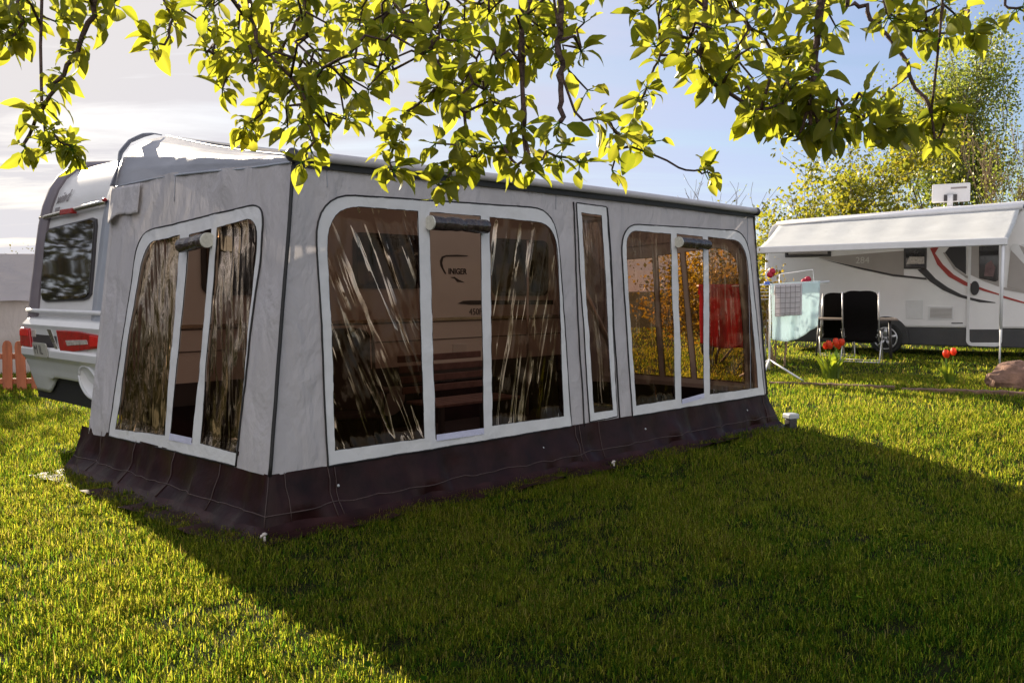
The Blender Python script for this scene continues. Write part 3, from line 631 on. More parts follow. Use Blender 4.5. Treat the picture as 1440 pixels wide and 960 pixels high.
w1 = dict(outer=rtop(P(460, 655), P(804, 599), P(783, 294), P(442, 271), 0.30, 0.30),
          panes=[rtop(P(470, 633), P(594.5, 615.5), P(588, 297), P(459, 287), 0.26, 0.002), rtop(P(691, 598), P(793, 585), P(783, 315), P(688, 305), 0.002, 0.24)],
          strip=rtop(P(611, 617), P(679, 607), P(675, 304), P(604, 298), 0.002, 0.002))
w2 = dict(outer=rtop(P(829, 593), P(868, 585), P(852, 291), P(810, 285), 0.012, 0.012),
          panes=[rtop(P(835, 580), P(861, 576), P(845, 303), P(817, 299), 0.004, 0.004)], strip=None)
w3 = dict(outer=rtop(P(889, 585), P(1074, 555), P(1051, 325), P(871, 314), 0.26, 0.30),
          panes=[rtop(P(894, 570), P(948.5, 561), P(942, 329), P(878, 323), 0.18, 0.002), rtop(P(998, 554), P(1065, 545), P(1048, 339), P(995, 333), 0.002, 0.26)],
          strip=rtop(P(958, 566), P(990, 557), P(987, 333), P(950, 329), 0.002, 0.002))
WINS = [w1, w2, w3]
def shrink(poly, k):
    c = Vector((sum(p[0] for p in poly)/len(poly), sum(p[1] for p in poly)/len(poly))); xs = max(abs(p[0]-c.x) for p in poly); ys = max(abs(p[1]-c.y) for p in poly)
    return [(c.x+(p[0]-c.x)*(1-k/xs), c.y+(p[1]-c.y)*(1-k/ys)) for p in poly]
walltop = lambda u: 2.145
wall = [(0.0, 0.338), (1.0, 0.341), (2.8, 0.345), (4.4, 0.345), (AL, 0.338), (AL-0.223, 2.15), (4, 2.155), (2, 2.152), (0.223, 2.145)]
mb = MB(); panel(mb, wall, [shrink(q['outer'], 0.03) for q in WINS], 0.045, lambda a, b: front(a, b, 0.0))
mb.build('front_wall', M['cloth'], aw, AS, smooth=True, clean=False)
def loop_cord(mb, poly, fn, d, r, step=0.06):
    ps = resample(poly, step); ps.append(ps[0]); mb.tube([fn(a, b, d) for a, b in ps], r, 5, cap=False)
def build_window(q, fn, films, wallname='window', cordr=0.006, wr_amp=0.012):
    holes = [h for h in q['panes']]+([q['strip']] if q['strip'] else [])
    mb = MB(); panel(mb, q['outer'], holes, 0.05, lambda a, b: fn(a, b, 0.008+0.003*nz(a*9, b*9, 2)))
    fr = mb.build(wallname, M['band'], aw, AS, smooth=True, clean=False)
    mb = MB(); loop_cord(mb, q['outer'], fn, 0.007, cordr)
    for h in holes: loop_cord(mb, h, fn, 0.006, 0.003)
    mb.build('zip', M['black'], fr, AS, smooth=True)
    for h, fm in zip(q['panes'], films):
        mb = MB(); sd = random.uniform(0, 50)
        big = shrink(h, -0.012)
        cx = sum(p[0] for p in h)/len(h); top = max(p[1] for p in h); bot = min(p[1] for p in h)
        def pane(a, b):
            k = min(1, (top-b)/0.06)*min(1, (b-bot)/0.06); k = max(0, k)
            s = (a-cx)*(0.6+0.5*(b-bot))
            return fn(a, b, 0.003 - k*wr_amp*(nz(s*9, b*1.4, sd)+0.6*nz(s*20+b*2, b*1.8, sd+5)+0.35*nz(a*34, b*5, sd+9)) - k*0.01)
        panel(mb, big, [], 0.034, pane)
        mb.build('pane', fm, fr, AS, smooth=True, clean=False)
    if q['strip']:
        h = q['strip']; mb = MB(); panel(mb, shrink(h, -0.01), [], 0.08, lambda a, b: fn(a, b, -0.006)); mb.build('mesh_screen', M['screen'], fr, AS, smooth=True, clean=False)
        top = max(p[1] for p in h); l = min(p[0] for p in h if p[1] > top-0.1); r_ = max(p[0] for p in h if p[1] > top-0.1)
        yl = max(p[1] for p in h if abs(p[0]-l) < 0.05); yr = max(p[1] for p in h if abs(p[0]-r_) < 0.05)
        bot = [p for p in h if p[1] < top-0.6]
        mb = MB(); rr = 0.048; n = 16
        def rollp(t, q_):
            a = l-0.02+(r_-l+0.04)*t; yy = yl+(yr-yl)*t-0.075; rad = rr*(1+0.10*nz(a*16, q_*1.0, 3)+0.06*nz(a*40, q_*2, 8)-0.18*math.exp(-((t-0.55)/0.05)**2))
            x, y, z = fn(a, yy+rad*math.sin(q_), 0.045+rad*math.cos(q_)); return (x, y, z)
        mb.grid(lambda t, s: rollp(t, s*2*math.pi), 26, 18); ro = mb.build('rolled_cover', M['rollfilm'], fr, AS, smooth=True, clean=False)
        mb = MB()
        e = 0 if fn is front else 1
        es = l-0.022 if fn is front else l-0.022
        for t_, sgn in ((0, -1),):
            rings = []
            for rad in (rr*1.02, rr*0.62, rr*0.55, rr*0.2):
                rings.append([fn(es-0.004, yl-0.075+rad*math.sin(x), 0.045+rad*math.cos(x)) for x in np.linspace(0, 2*math.pi, 17)[:-1]])
            vs = sum(rings, []); fs = []
            for a_ in range(3):
                for b_ in range(16): fs.append((a_*16+b_, a_*16+(b_+1) % 16, (a_+1)*16+(b_+1) % 16, (a_+1)*16+b_))
            fs.append(tuple(48+b_ for b_ in range(16)))
            mb.add(vs, fs)
        mb.build('roll_end', M['rollend'], ro, AS, solid=0.012)
        (ax, ay), (bx, by) = sorted(bot)[0], sorted(bot)[-1]
        mb = MB(); mb.prism([(ax+0.005, ay-0.012), (bx-0.005, by-0.012), (bx-0.005, by+0.03), (ax+0.005, ay+0.03)], fn, 0.010, 0.014); mb.build('threshold_band', M['paleband'], fr, AS)
    return fr
M['paleband'] = fabric_mat('lilac webbing', (0.56, 0.56, 0.72), 0.05, 0.4, 0.6, (1, 1, 1))
build_window(w1, front, (M['vinyl'], M['vinylr']))
build_window(w2, front, (M['vinylv'],), cordr=0.005)
build_window(w3, front, (M['vinylv'], M['vinylv']), wr_amp=0.006)

# left side wall, coordinates (v, w); leans inward
def lu(w): return 0.225*(w-0.34)/1.8
def lwr(v, w): return 0.016*nz(v*1.6+3, w*1.1, 11)+0.014*nz(v*5+w*1.5, w*1.0, 14)+0.006*abs(nz(v*8-w*5, w*2+v, 17))+0.003*nz(v*17, w*5, 19)
def left(v, w, d=0.0): return (lu(w)+lwr(v, w)-d, v, w)
def PL(px, py):
    u = 0.1
    for _ in range(6):
        q = on_plane(px, py, AW(u, 0), AU); _u, v = toA(q); u = lu(q.z)
    return (v, q.z)
wl = dict(outer=rtop(PL(154, 613), PL(334, 655), PL(374, 284), PL(197, 327), 0.20, 0.18),
          panes=[rtop(PL(164, 603), PL(232, 612), PL(255, 330), PL(203, 343), 0.20, 0.002), rtop(PL(283, 623), PL(336, 637), PL(365, 303), PL(307, 320), 0.002, 0.17)],
          strip=rtop(PL(239, 615), PL(272, 622), PL(300, 322), PL(268, 330), 0.002, 0.002))
lwall = [(-0.0, 0.338), (0.4, 0.34), (2.0, 0.325), (2.58, 0.30), (2.58, 1.2), (2.58, 2.2), (1.6, 2.225), (0.055, 2.145)]
mb = MB(); panel(mb, lwall, [shrink(wl['outer'], 0.03)], 0.045, left); mb.build('side_wall', M['cloth'], aw, AS, smooth=True, clean=False)
build_window(wl, left, (M['vinylside'], M['vinylside']), wr_amp=0.004)
# right side wall: the same pattern mirrored, flat film
def right(v, w, d=0.0): return (AL-lu(w)-lwr(v, w+5)+d, v, w)
wr_ = dict(outer=rtop((2.15, 0.36), (0.16, 0.36), (0.18, 1.97), (1.95, 1.87), 0.2, 0.35),
           panes=[rtop((2.03, 0.45), (1.32, 0.45), (1.31, 1.76), (1.90, 1.74), 0.2, 0.002), rtop((0.83, 0.45), (0.24, 0.45), (0.26, 1.86), (0.88, 1.81), 0.002, 0.3)],
           strip=None)
wr_['panes'].insert(1, rtop((1.24, 0.45), (0.91, 0.45), (0.95, 1.80), (1.24, 1.78), 0.002, 0.002))
mb = MB(); panel(mb, [(a, b) for a, b in lwall], [shrink(wr_['outer'], 0.03)], 0.09, right); mb.build('side_wall', M['cloth'], aw, AS, smooth=True, clean=False)
M['vinylclear'] = vinyl_mat('lightly tinted film', (0.78, 0.70, 0.62), 1.2, 0.3, 0.1, fold=0.15)
build_window(wr_, right, (M['vinylclear'],)*3, wr_amp=0.004)

# hip between side wall seam and roof edge, following the caravan's rounded corner
hipprof = [(0.232, 2.2), (0.262, 2.33), (0.305, 2.44), (0.37, 2.525), (0.48, 2.59), (0.66, 2.645)]
def hip(side):
    def f(s, t):
        v = 2.58+(0.055-2.58)*s; k = t*(len(hipprof)-1); i = min(int(k), len(hipprof)-2); q = k-i
        a = hipprof[i]; b = hipprof[i+1]; hu = a[0]+(b[0]-a[0])*q; hw = a[1]+(b[1]-a[1])*q
        eu, ew = 0.228, 2.15+0.035*t
        ss = s; u = hu+(eu-hu)*ss; w_ = hw+(ew-hw)*ss - 0.02*math.sin(math.pi*s)*t
        w_ += (2.225-2.2)*math.sin(math.pi*min(1, s*1.3))*(1-t)*0.9
        k2 = math.sin(math.pi*t)*math.sin(math.pi*min(1, s*1.05))
        u += k2*(0.022*nz(v*1.8, t*1.6, 31)+0.005*nz(v*5+t*3, t*3, 35))
        return (u, v, w_) if side < 0 else (AL-u, v, w_)
    mb = MB(); mb.grid(f, 110, 44); o = mb.build('roof_hip', M['hipcloth'], aw, AS, smooth=True)
    mb = MB(); mb.tube([f(s, 0.0) for s in np.linspace(0, 1, 30)], 0.008, 5); mb.tube([f(s, 1.0) for s in np.linspace(0, 1, 30)], 0.010, 5); mb.build('seam', M['trim'], o, AS, smooth=True)
hip(-1); hip(1)
def roof(s, t):
    v = 0.03+(2.58-0.03)*t; u0 = 0.228+(0.66-0.228)*t; u = u0+(AL-2*u0)*s
    return (u, v, 2.195+(2.645-2.195)*t-0.03*math.sin(math.pi*t)*abs(math.sin(math.pi*s*2)) + 0.01*nz(u*2, v*2, 40))
mb = MB(); mb.grid(roof, 60, 24); mb.build('roof', M['roofcloth'], aw, AS, smooth=True)
# front eaves tube; a black strip paints the shadowed gap under it
mb = MB(); mb.tube([(0.195+(AL-0.39)*t, 0.035, 2.19+0.012*math.sin(math.pi*t)-0.0) for t in np.linspace(0, 1, 24)], 0.031, 12); mb.build('eaves_tube', M['rail'], aw, AS, smooth=True)
mb = MB(); mb.grid(lambda s, t: (0.225+(AL-0.45)*s, 0.052+fwr(0.22+(AL-0.45)*s, 2.13)-0.012, 2.125+0.04*t+0.008*math.sin(math.pi*s)), 40, 1); mb.build('eaves_gap_shade', M['black'], aw, AS, solid=0.004)
mb = MB()
for e in (0.205, AL-0.205): MB().ball((e, 0.035, 2.185), 0.042).build('corner_cap', M['dtrim'], aw, AS, smooth=True)
# edge cords and panel seams
mb = MB()
for t0, t1, r_ in (((0.0, 0.338), (0.223, 2.145), 0.0125), ((AL, 0.338), (AL-0.223, 2.145), 0.009)):
    mb = MB(); mb.tube([front(t0[0]+(t1[0]-t0[0])*k, t0[1]+(t1[1]-t0[1])*k, 0.008) for k in np.linspace(0, 1, 30)], r_, 6); mb.build('corner_zip', M['black'], aw, AS, smooth=True)
for a, b in ((P(806, 284), P(821, 600)), (P(853, 292), P(871, 588))):
    mb = MB(); mb.tube([front(a[0]+(b[0]-a[0])*k+0.006*math.sin(9*k), a[1]+(b[1]-a[1])*k, 0.008) for k in np.linspace(0, 1, 24)], 0.006, 5); mb.build('zip', M['black'], aw, AS, smooth=True)
for uu in (0.46, 2.55, 5.42):
    MB().tube([front(uu, 0.34+1.8*k if uu > 5 else 2.02+0.12*k, 0.003) for k in np.linspace(0, 1, 12)], 0.003, 4).build('seam', M['trim'], aw, AS, smooth=True)
MB().tube([left(1.55, w_, 0.003) for w_ in np.linspace(2.02, 2.2, 5)], 0.003, 4).build('seam', M['trim'], aw, AS, smooth=True)
# ruffled sealing strip running down the caravan's corner and its hanging flap
def strip(s, t):
    pts = [(0.62, 2.645), (0.56, 2.645), (0.48, 2.615), (0.37, 2.555), (0.30, 2.46), (0.265, 2.34), (0.235, 2.2)]
    k = s*(len(pts)-1); i = min(int(k), len(pts)-2); q = k-i; u = pts[i][0]+(pts[i+1][0]-pts[i][0])*q; w_ = pts[i][1]+(pts[i+1][1]-pts[i][1])*q
    wob = 0.014*math.sin(s*15+t*2)+0.014*nz(s*6, t*1.5, 51)
    e = sm(s/0.3+0.12); return (u-0.038*t*e-0.006+wob*t*e, 2.57+0.02*t-0.06*t*t*e+0.03*wob, w_+(0.012*t+wob*0.8*t)*e)
mb = MB(); mb.grid(strip, 50, 6); mb.build('sealing_strip', M['hipcloth'], aw, AS, smooth=True, solid=0.008)
def flap(s, t):
    v = 2.60-0.52*s; w_ = 2.19-(0.25+0.03*math.sin(s*11)+0.06*math.exp(-((s-0.7)/0.16)**2)*-1)*t
    return (lu(w_)-0.02-0.05*math.sin(math.pi*s)*t*(0.6+0.5*math.sin(s*9)), v, w_)
mb = MB(); mb.grid(flap, 26, 10); mb.build('corner_flap', M['cloth'], aw, AS, smooth=True, solid=0.004)
# upright foam edge where the side wall meets the caravan
for sgn in (0, 1):
    mb = MB(); mb.tube([((lu(w_)+0.02) if not sgn else AL-lu(w_)-0.02, 2.59, w_) for w_ in np.linspace(0.3, 2.2, 20)], 0.028, 8); mb.build('edge_pad', M['cloth'], aw, AS, smooth=True)
MB().grid(lambda a, b: (0.35+5.6*a, 2.66+0.02*nz(a*30, b, 5), 0.005+0.5*b), 60, 4).build('draught_skirt', M['skirt'], aw, AS, smooth=True)
# frame poles inside
mb = MB()
for uu in (0.26, 2.86, 5.49):
    mb.tube([(uu+(0.0 if uu > 2 and uu < 4 else (-0.20 if uu < 1 else 0.20)), 0.10, 0.0), (uu, 0.12, 2.14)], 0.014, 8)
    mb.tube([(uu, 0.12, 2.14), (min(max(uu, 0.75), 5.0), 2.5, 2.56)], 0.014, 8)
mb.tube([(0.26, 0.13, 2.12), (5.49, 0.13, 2.12)], 0.014, 8)
mb.tube([(5.40, 0.3, 1.95), (4.6, 2.45, 2.35)], 0.018, 8); mb.tube([(4.65, 1.6, 1.55), (5.25, 1.5, 0.55)], 0.03, 8); mb.tube([(4.62, 2.3, 0.02), (4.62, 2.3, 1.95)], 0.014, 8)
mb.build('frame_poles', M['alu'], aw, AS, smooth=True)
# skirt and ground flap around three sides
path = []
for v in np.linspace(2.75, 0, 56): path.append((0.0, float(v), -1, 0))
for u in np.linspace(0, AL, 118)[1:]: path.append((float(u), 0.0, 0, -1))
for v in np.linspace(0, 2.6, 40)[1:]: path.append((AL, float(v), 1, 0))
def skirt_pts(i):
    u, v, nx, ny = path[i]; s = i*0.05
    corner = 1.0
    if abs(u) < 1e-6 and abs(v) < 1e-6: nx, ny = -1, -1
    if abs(u-AL) < 1e-6 and abs(v) < 1e-6: nx, ny = 1, -1
    a = nz(s*0.9, 0, 61); b = nz(s*2.7, 0, 63); c = nz(s*6.5, 0, 66)
    sidef = 1.0 if nx == -1 and ny == 0 else 0.0
    d5 = nz(s*11, 0, 69); e1 = nz(s*4.2, 7, 70)*(1.5+0.4*sidef); g1 = 0.045+0.04*b+0.02*d5+0.022*e1; g2 = 0.09+0.04*a+0.035*c+0.02*d5-0.02*e1+0.03*sidef; fl = 0.17+0.07*a+0.06*c+0.05*sidef+0.07*sidef*sm((v-2.2)/0.5)
    top = 0.345
    lean = 0.002
    hh = lambda k: max(0, k)
    rows = [(lean, top), (0.016+0.022*c+0.012*d5, 0.265), (g1, 0.19+0.012*b), (g1+0.02+0.02*c, 0.125+0.02*c), (g2, 0.065+0.03*b), (g2+0.035, 0.028+0.012*hh(c)), (g2+fl*0.45, 0.02+0.05*hh(b)+0.04*hh(c)), (g2+fl, 0.012+0.08*hh(a+c*0.8))]
    return [(u+nx*d, v+ny*d, max(z, 0.008)) for d, z in rows], (g1+0.02+0.02*c, nx, ny)
mb = MB(); rows = [skirt_pts(i)[0] for i in range(len(path))]; nr = 5
vs = sum([r_[:nr+0] for r_ in rows], []); mb.add(vs, [(i*nr+j, i*nr+j+1, (i+1)*nr+j+1, (i+1)*nr+j) for i in range(len(path)-1) for j in range(nr-1)])
sk = mb.build('skirt', M['skirt'], aw, AS, smooth=True)
mb = MB(); nf = 4; vs = sum([r_[4:8] for r_ in rows], []); mb.add(vs, [(i*nf+j, i*nf+j+1, (i+1)*nf+j+1, (i+1)*nf+j) for i in range(len(path)-1) for j in range(nf-1)])
mb.build('ground_flap', M['flapcloth'], aw, AS, smooth=True)
mb = MB(); mb.tube([(r_[3][0]+skirt_pts(i)[1][1]*0.004, r_[3][1]+skirt_pts(i)[1][2]*0.004, r_[3][2]) for i, r_ in enumerate(rows)], 0.004, 5)
for i in list(range(8, 56, 12))+[55, 57, 63, 64, 110, 111, 116, 170]:
    mb.tube([(p[0]+path[i][2]*0.003, p[1]+path[i][3]*0.003, p[2]) for p in rows[i][:5]], 0.003, 5)
mb.build('piping', M['piping'], sk, AS, smooth=True)
mb = MB()
for u in (0.45, 2.30, 3.60, 5.3): MB().ball((u, -0.035, 0.22), 0.009, 8, 6).build('eyelet', M['boxgrey'], sk, AS, smooth=True)
# pegs at the skirt's corner
def peg(u, v, label):
    t = MB(); t.tube([(0, 0, -0.05), (0, 0, 0.035)], 0.008, 7); t.tube([(0.004, 0, 0.03), (-0.02, 0.0, 0.03), (-0.024, 0, 0.018)], 0.007, 7); t.ball((0.0, 0, 0.035), (0.015, 0.015, 0.01), 10, 7)
    p = AW(u, v); o = t.build('tent_peg', M['clear'], smooth=True); o.location = (p.x, p.y, terrain(p.x, p.y)+0.02); o.rotation_euler = (0, 0, AY); tag(o, label, 'peg', 'pegs round the awning skirt'); return o
peg(-0.13, -0.16, 'small pale tent peg at the near corner of the dark skirt')
peg(2.95, -0.20, 'small pale tent peg in front of the narrow window')

# things standing inside the awning
def camp_chair_parts(t, fm, frame, hgt=1.18, wid=0.54):
    """reclining high-back chair facing +y, seen from behind; origin on the ground"""
    b = R(14); bx = wid/2
    def back(s, k):
        e = abs(2*s-1); x = (2*s-1)*bx*(0.93+0.07*sm(k*2)-0.10*sm((k-0.93)/0.07)*e); h = 0.42+(hgt-0.42)*k*(1-0.045*e**4*sm((k-0.6)/0.4)-0.012*(1-e)**2*k); y = -0.22-(h-0.42)*math.tan(b)-0.03*math.sin(math.pi*s)+0.025*math.sin(k*7)
        return (x, y, h)
    mb = MB(); mb.grid(back, 10, 16); mb.build('backrest', fm, t, smooth=True, solid=0.045, bevel=0.012)
    mb = MB(); mb.grid(lambda s, k: (-bx+wid*s, -0.22+0.5*k, 0.42+0.03*k-0.02*math.sin(math.pi*k)), 8, 8); mb.build('seat', fm, t, smooth=True, solid=0.04)
    mb = MB()
    mb.tube([(-bx*0.92, -0.24, 0.50), (bx*0.92, -0.24, 0.50)], 0.013, 8)
    for sx in (-1, 1):
        x = sx*(bx+0.02)
        mb.tube([(x, -0.20, 0.40), (x, -0.20-(hgt-0.45)*math.tan(b), hgt-0.03)], 0.014, 8)
    mb.build('back_frame', frame, t, smooth=True)
    for sx in (-1, 1):
        x = sx*(bx+0.045)
        MB().tube([(x, 0.28, 0.0), (x, 0.05, 0.36), (x, -0.20, 0.62)], 0.013, 8).build('leg', frame, t, smooth=True)
        MB().tube([(x, -0.34, 0.0), (x, -0.1, 0.36), (x, 0.20, 0.62)], 0.013, 8).build('leg', frame, t, smooth=True)
        a = MB(); a.box((x-0.025, -0.24, 0.62), (x+0.025, 0.24, 0.65)); a.build('armrest', M['dtrim'], t, bevel=0.01)
    for yy in (-0.33, 0.27): MB().tube([(-bx-0.045, yy, 0.02), (bx+0.045, yy, 0.02)], 0.012, 8).build('foot_bar', frame, t, smooth=True)
p = AW(1.35, 1.25); t = thing('camping_chair', 'dark reclining chair inside the awning behind the left pane of the big window', 'chair', p, AY+R(150)); camp_chair_parts(t, M['interior'], M['dtrim'], 1.10, 0.6)
p = AW(2.75, 1.3); t = thing('slatted_bench', 'slatted folding bench inside the awning behind the right pane of the big window', 'bench', p, AY)
for k in range(5): MB().box((-0.5, -0.2+k*0.09, 0.42), (0.5, -0.135+k*0.09, 0.445)).build('slat', M['pinkcloth'], t, bevel=0.006)
for k in range(4): MB().box((-0.5, 0.26+k*0.02, 0.50+k*0.09), (0.5, 0.28+k*0.02, 0.56+k*0.09)).build('back_slat', M['pinkcloth'], t, bevel=0.006)
for sx in (-0.44, 0.44):
    for sy in (-0.17, 0.24): MB().box((sx-0.02, sy-0.02, 0), (sx+0.02, sy+0.02, 0.42)).build('leg', M['dtrim'], t)
p = AW(2.0, 2.0); t = thing('cool_bag', 'dark zipped bag inside the awning against the caravan', 'bag', p, AY)
mb = MB(); mb.box((-0.25, -0.16, 0), (0.25, 0.16, 0.42)); mb.build('bag_body', M['interior'], t, bevel=0.05)
MB().tube([(-0.15, -0.17, 0.36), (-0.1, -0.19, 0.5), (0.1, -0.19, 0.5), (0.15, -0.17, 0.36)], 0.012, 7).build('handle', M['black'], t, smooth=True)
# matting on the floor of the awning
mb = MB(); mb.box((0.03, 0.03, 0.006), (AL-0.03, 2.6, 0.016)); o = mb.build('awning_carpet', M['interior']); o.location = AW(0, 0); o.rotation_euler = (0, 0, AY); tag(o, 'dark floor matting inside the awning', 'mat')

# ------------------------------------------------------------------ motorhome, m to the right along its side, n towards us
MY = R(-33); MO = Vector((8.43, 19.96, 0)); MM = Vector((math.cos(MY), math.sin(MY), 0)); MN = Vector((math.sin(MY), -math.cos(MY), 0))
def PM(px, py, n=0.0):
    q = on_plane(px, py, MO+MN*n, MN); return ((q-MO).dot(MM), q.z)
MS = (0.6, -1.1, 0)     # base point of the thing in (m, -n)
def MW(m, n, z=0): return MO+MM*m+MN*n+Vector((0, 0, z))
mh = thing('motorhome', 'white motorhome with red and black side stripes and an open sunshade', 'motorhome', MW(0.6, -1.1), MY)
# local x = m, local y = -n
def mp_(a, b, d): return (a-0.6, -d-1.1, b)
SH0 = (0, 0, 0)
tl_ = PM(1093, 309); tr_ = PM(1440, 282); bl_ = PM(1274, 460.4); br_ = PM(1440, 462.6)
def roofz(m): return tl_[1]+(tr_[1]-tl_[1])*(m-tl_[0])/(tr_[0]-tl_[0])
def sillz(m): return bl_[1]+(br_[1]-bl_[1])*(m-bl_[0])/(br_[0]-bl_[0])
m0 = PM(1075, 430)[0]
body = [(m0, sillz(m0)), (m0+0.4, sillz(m0+0.4)), (4.4, sillz(4.4)), (4.4, roofz(4.4)-0.7), (3.9, roofz(3.9)-0.1), (3.5, roofz(3.5)), (m0+0.55, roofz(m0+0.55)-0.02), (m0+0.30, roofz(m0)-0.03), (m0+0.14, roofz(m0)-0.13), (m0+0.06, roofz(m0)-0.30), (m0+0.01, 1.6)]
MB().prism(body, lambda a, b, d: mp_(a, b, -d), 0.0, 2.3).build('body', M['mwhite'], mh, SH0, bevel=0.05)
low = [(m0+0.03, sillz(m0)-0.002), (m0+0.05, 0.30), (m0+0.4, 0.22), (4.4, 0.22), (4.4, sillz(4.4)-0.002)]
MB().prism(low, lambda a, b, d: mp_(a, b, -d), 0.03, 2.27).build('lower_skirt', M['mdark'], mh, SH0, bevel=0.02)
def mplate(name, poly, d0, d1, m, parent=None, bevel=0): return MB().prism(poly, mp_, d0, d1).build(name, m, parent or mh, SH0, bevel=bevel)
def pxp(*pts): return [PM(*p) for p in pts]
# roof gutter strips
mb = MB(); mb.tube([mp_(a, roofz(a)-0.11, 0.02) for a in np.linspace(m0+0.5, 4.2, 12)], 0.035, 8); mb.build('gutter', M['trim'], mh, SH0, smooth=True)
# wheel and arch
wm, wz = PM(1246, 474); ar = 0.47
mplate('wheel_arch', [(wm+ar*math.cos(q), 0.36+ar*math.sin(q)) for q in np.linspace(-0.25, math.pi+0.25, 24)], -0.01, 0.025, M['mdark'])
wh = MB().tube([mp_(wm, 0.35, 0.03), mp_(wm, 0.35, -0.2)], 0.35, 28); wh.v = wh.v; wh = MB().tube([mp_(wm, 0.35, 0.06), mp_(wm, 0.35, -0.2)], 0.345, 28).build('wheel', M['tyre'], mh, SH0, bevel=0.03)
rm = MB(); rm.tube([mp_(wm, 0.35, 0.058), mp_(wm, 0.35, 0.072)], 0.06, 14)
for k in range(5):
    q = k*2*math.pi/5+0.3; rm.tube([mp_(wm+0.05*math.cos(q), 0.35+0.05*math.sin(q), 0.066), mp_(wm+0.23*math.cos(q), 0.35+0.23*math.sin(q), 0.066)], [0.032, 0.042], 8)
ring = [(wm+0.235*math.cos(q), 0.35+0.235*math.sin(q)) for q in np.linspace(0, 2*math.pi, 28)]; rm.tube([mp_(a, b, 0.064) for a, b in ring], 0.017, 7, cap=False); rm.build('rim', M['rim'], wh, SH0, smooth=True)
MB().tube([mp_(3.9, 0.35, 0.05), mp_(3.9, 0.35, -0.2)], 0.345, 28).build('wheel', M['tyre'], mh, SH0, bevel=0.03)
# windows
f = mplate('window', pxp((1104, 362), (1169, 360.5), (1169, 322), (1104, 324)), -0.002, 0.02, M['dtrim'], bevel=0.01); mplate('pane', pxp((1107, 359), (1166, 357.5), (1166, 326), (1107, 328)), 0.018, 0.026, M['glassw'], f)
mplate('pane', pxp((1109, 358), (1164, 357), (1164, 352), (1109, 353)), 0.024, 0.029, M['mgrey'], f)
f = mplate('window', pxp((1271, 378), (1303, 378), (1304, 330), (1271, 331)), -0.002, 0.022, M['dtrim'], bevel=0.012); mplate('pane', pxp((1274, 375), (1301, 375), (1301, 333), (1274, 334)), 0.02, 0.028, M['glassw'], f)
mplate('blind', pxp((1275, 371.5), (1300, 371), (1300, 361), (1279, 361)), 0.026, 0.031, M['clear'], f, bevel=0.004)
# grey wedge with a dark line under it, its number
mplate('grey_panel', pxp((1150, 362), (1271, 352.5), (1271, 388), (1302, 393), (1250, 386)), -0.001, 0.006, M['mgrey'])
mplate('dark_line', pxp((1152, 363.5), (1210, 378.5), (1256, 388.5), (1304, 393.5), (1302, 390.5), (1256, 385.5), (1210, 376.0)), 0.0, 0.009, M['mblack'])
tx = PM(1203, 369); tx2 = PM(1226, 367); text_part('number_lettering', '284', 0.20, M['paleink'], mh, basis(mp_(tx[0], tx[1]-0.02, 0.008), (1, 0, 0), (0, 0, 1), (0, -1, 0)), 0.001)
# swooshes
mplate('black_stripe', pxp((1290, 379), (1302, 377), (1316, 392), (1333, 404), (1352, 414), (1375, 421), (1400, 425), (1400, 426), (1372, 424), (1347, 417), (1326, 408), (1308, 396)), -0.001, 0.008, M['mblack'])
mplate('red_stripe', pxp((1308, 349), (1321, 346), (1315, 356), (1326, 372), (1341, 386), (1360, 397), (1385, 407), (1412, 416), (1445, 426), (1445, 428), (1410, 418.5), (1382, 410), (1356, 401), (1334, 389), (1318, 372)), -0.001, 0.008, M['mred'])
mplate('dark_window', pxp((1329, 355), (1338, 344), (1358.5, 343), (1358.5, 386), (1344, 376)), -0.001, 0.015, M['mblack'], bevel=0.006)
mplate('grey_stripe', pxp((1326, 355), (1329, 355), (1344, 377), (1359, 387.5), (1385, 397), (1412, 404), (1445, 410), (1445, 413), (1411, 407), (1384, 400), (1358, 390.5), (1341, 378)), -0.001, 0.01, M['mgrey'])
dq = pxp((1364, 386), (1364, 344), (1410, 342), (1410, 400), (1388, 396))
# door
dr = mplate('door', rrect(PM(1362, 483)[0], PM(1362, 483)[1], PM(1406.5, 483)[0], 2.45, 0.08), -0.001, 0.012, M['mwhite'])
fo = rrect(PM(1358.5, 485.5)[0], PM(1362, 486)[1], PM(1409, 483)[0], 2.5, 0.12); fi = rrect(PM(1362.5, 482.5)[0], PM(1362, 482)[1], PM(1406, 483)[0], 2.46, 0.09)
MB().ring(fo, fi, mp_, 0.0, 0.03).build('door_frame', M['ptrim'], dr, SH0)
mplate('door_upper_panel', pxp((1364, 386), (1364, 344), (1405, 342), (1405, 403), (1385, 396)), 0.01, 0.017, M['mgrey'], dr)
mplate('window', pxp((1377, 391), (1377, 345), (1405, 343), (1404, 394), (1400, 396)), 0.015, 0.027, M['glassw'], dr, bevel=0.006)
mplate('window_sticker', pxp((1384, 388), (1386, 372), (1394, 366), (1400, 376), (1397, 389)), 0.026, 0.029, M['pinkcloth'], dr)
mplate('handle', [(PM(1371, 405)[0]+0.085*math.cos(q), PM(1371, 405)[1]+0.15*math.sin(q)) for q in np.linspace(0, 2*math.pi, 18)[:-1]], 0.01, 0.045, M['mblack'], dr, bevel=0.012)
mplate('kick_plate', pxp((1363.5, 481.5), (1405, 481.5), (1405, 463), (1363.5, 463)), 0.01, 0.016, M['mdark'], dr)
mplate('red_stripe', pxp((1364, 398), (1385, 406.2), (1405, 413), (1405, 415), (1383, 409), (1364, 402)), 0.011, 0.018, M['mred'], dr)
mplate('black_stripe', pxp((1364, 418), (1380, 421.5), (1400, 425), (1400, 426), (1378, 425), (1364, 421.5)), 0.011, 0.018, M['mblack'], dr)
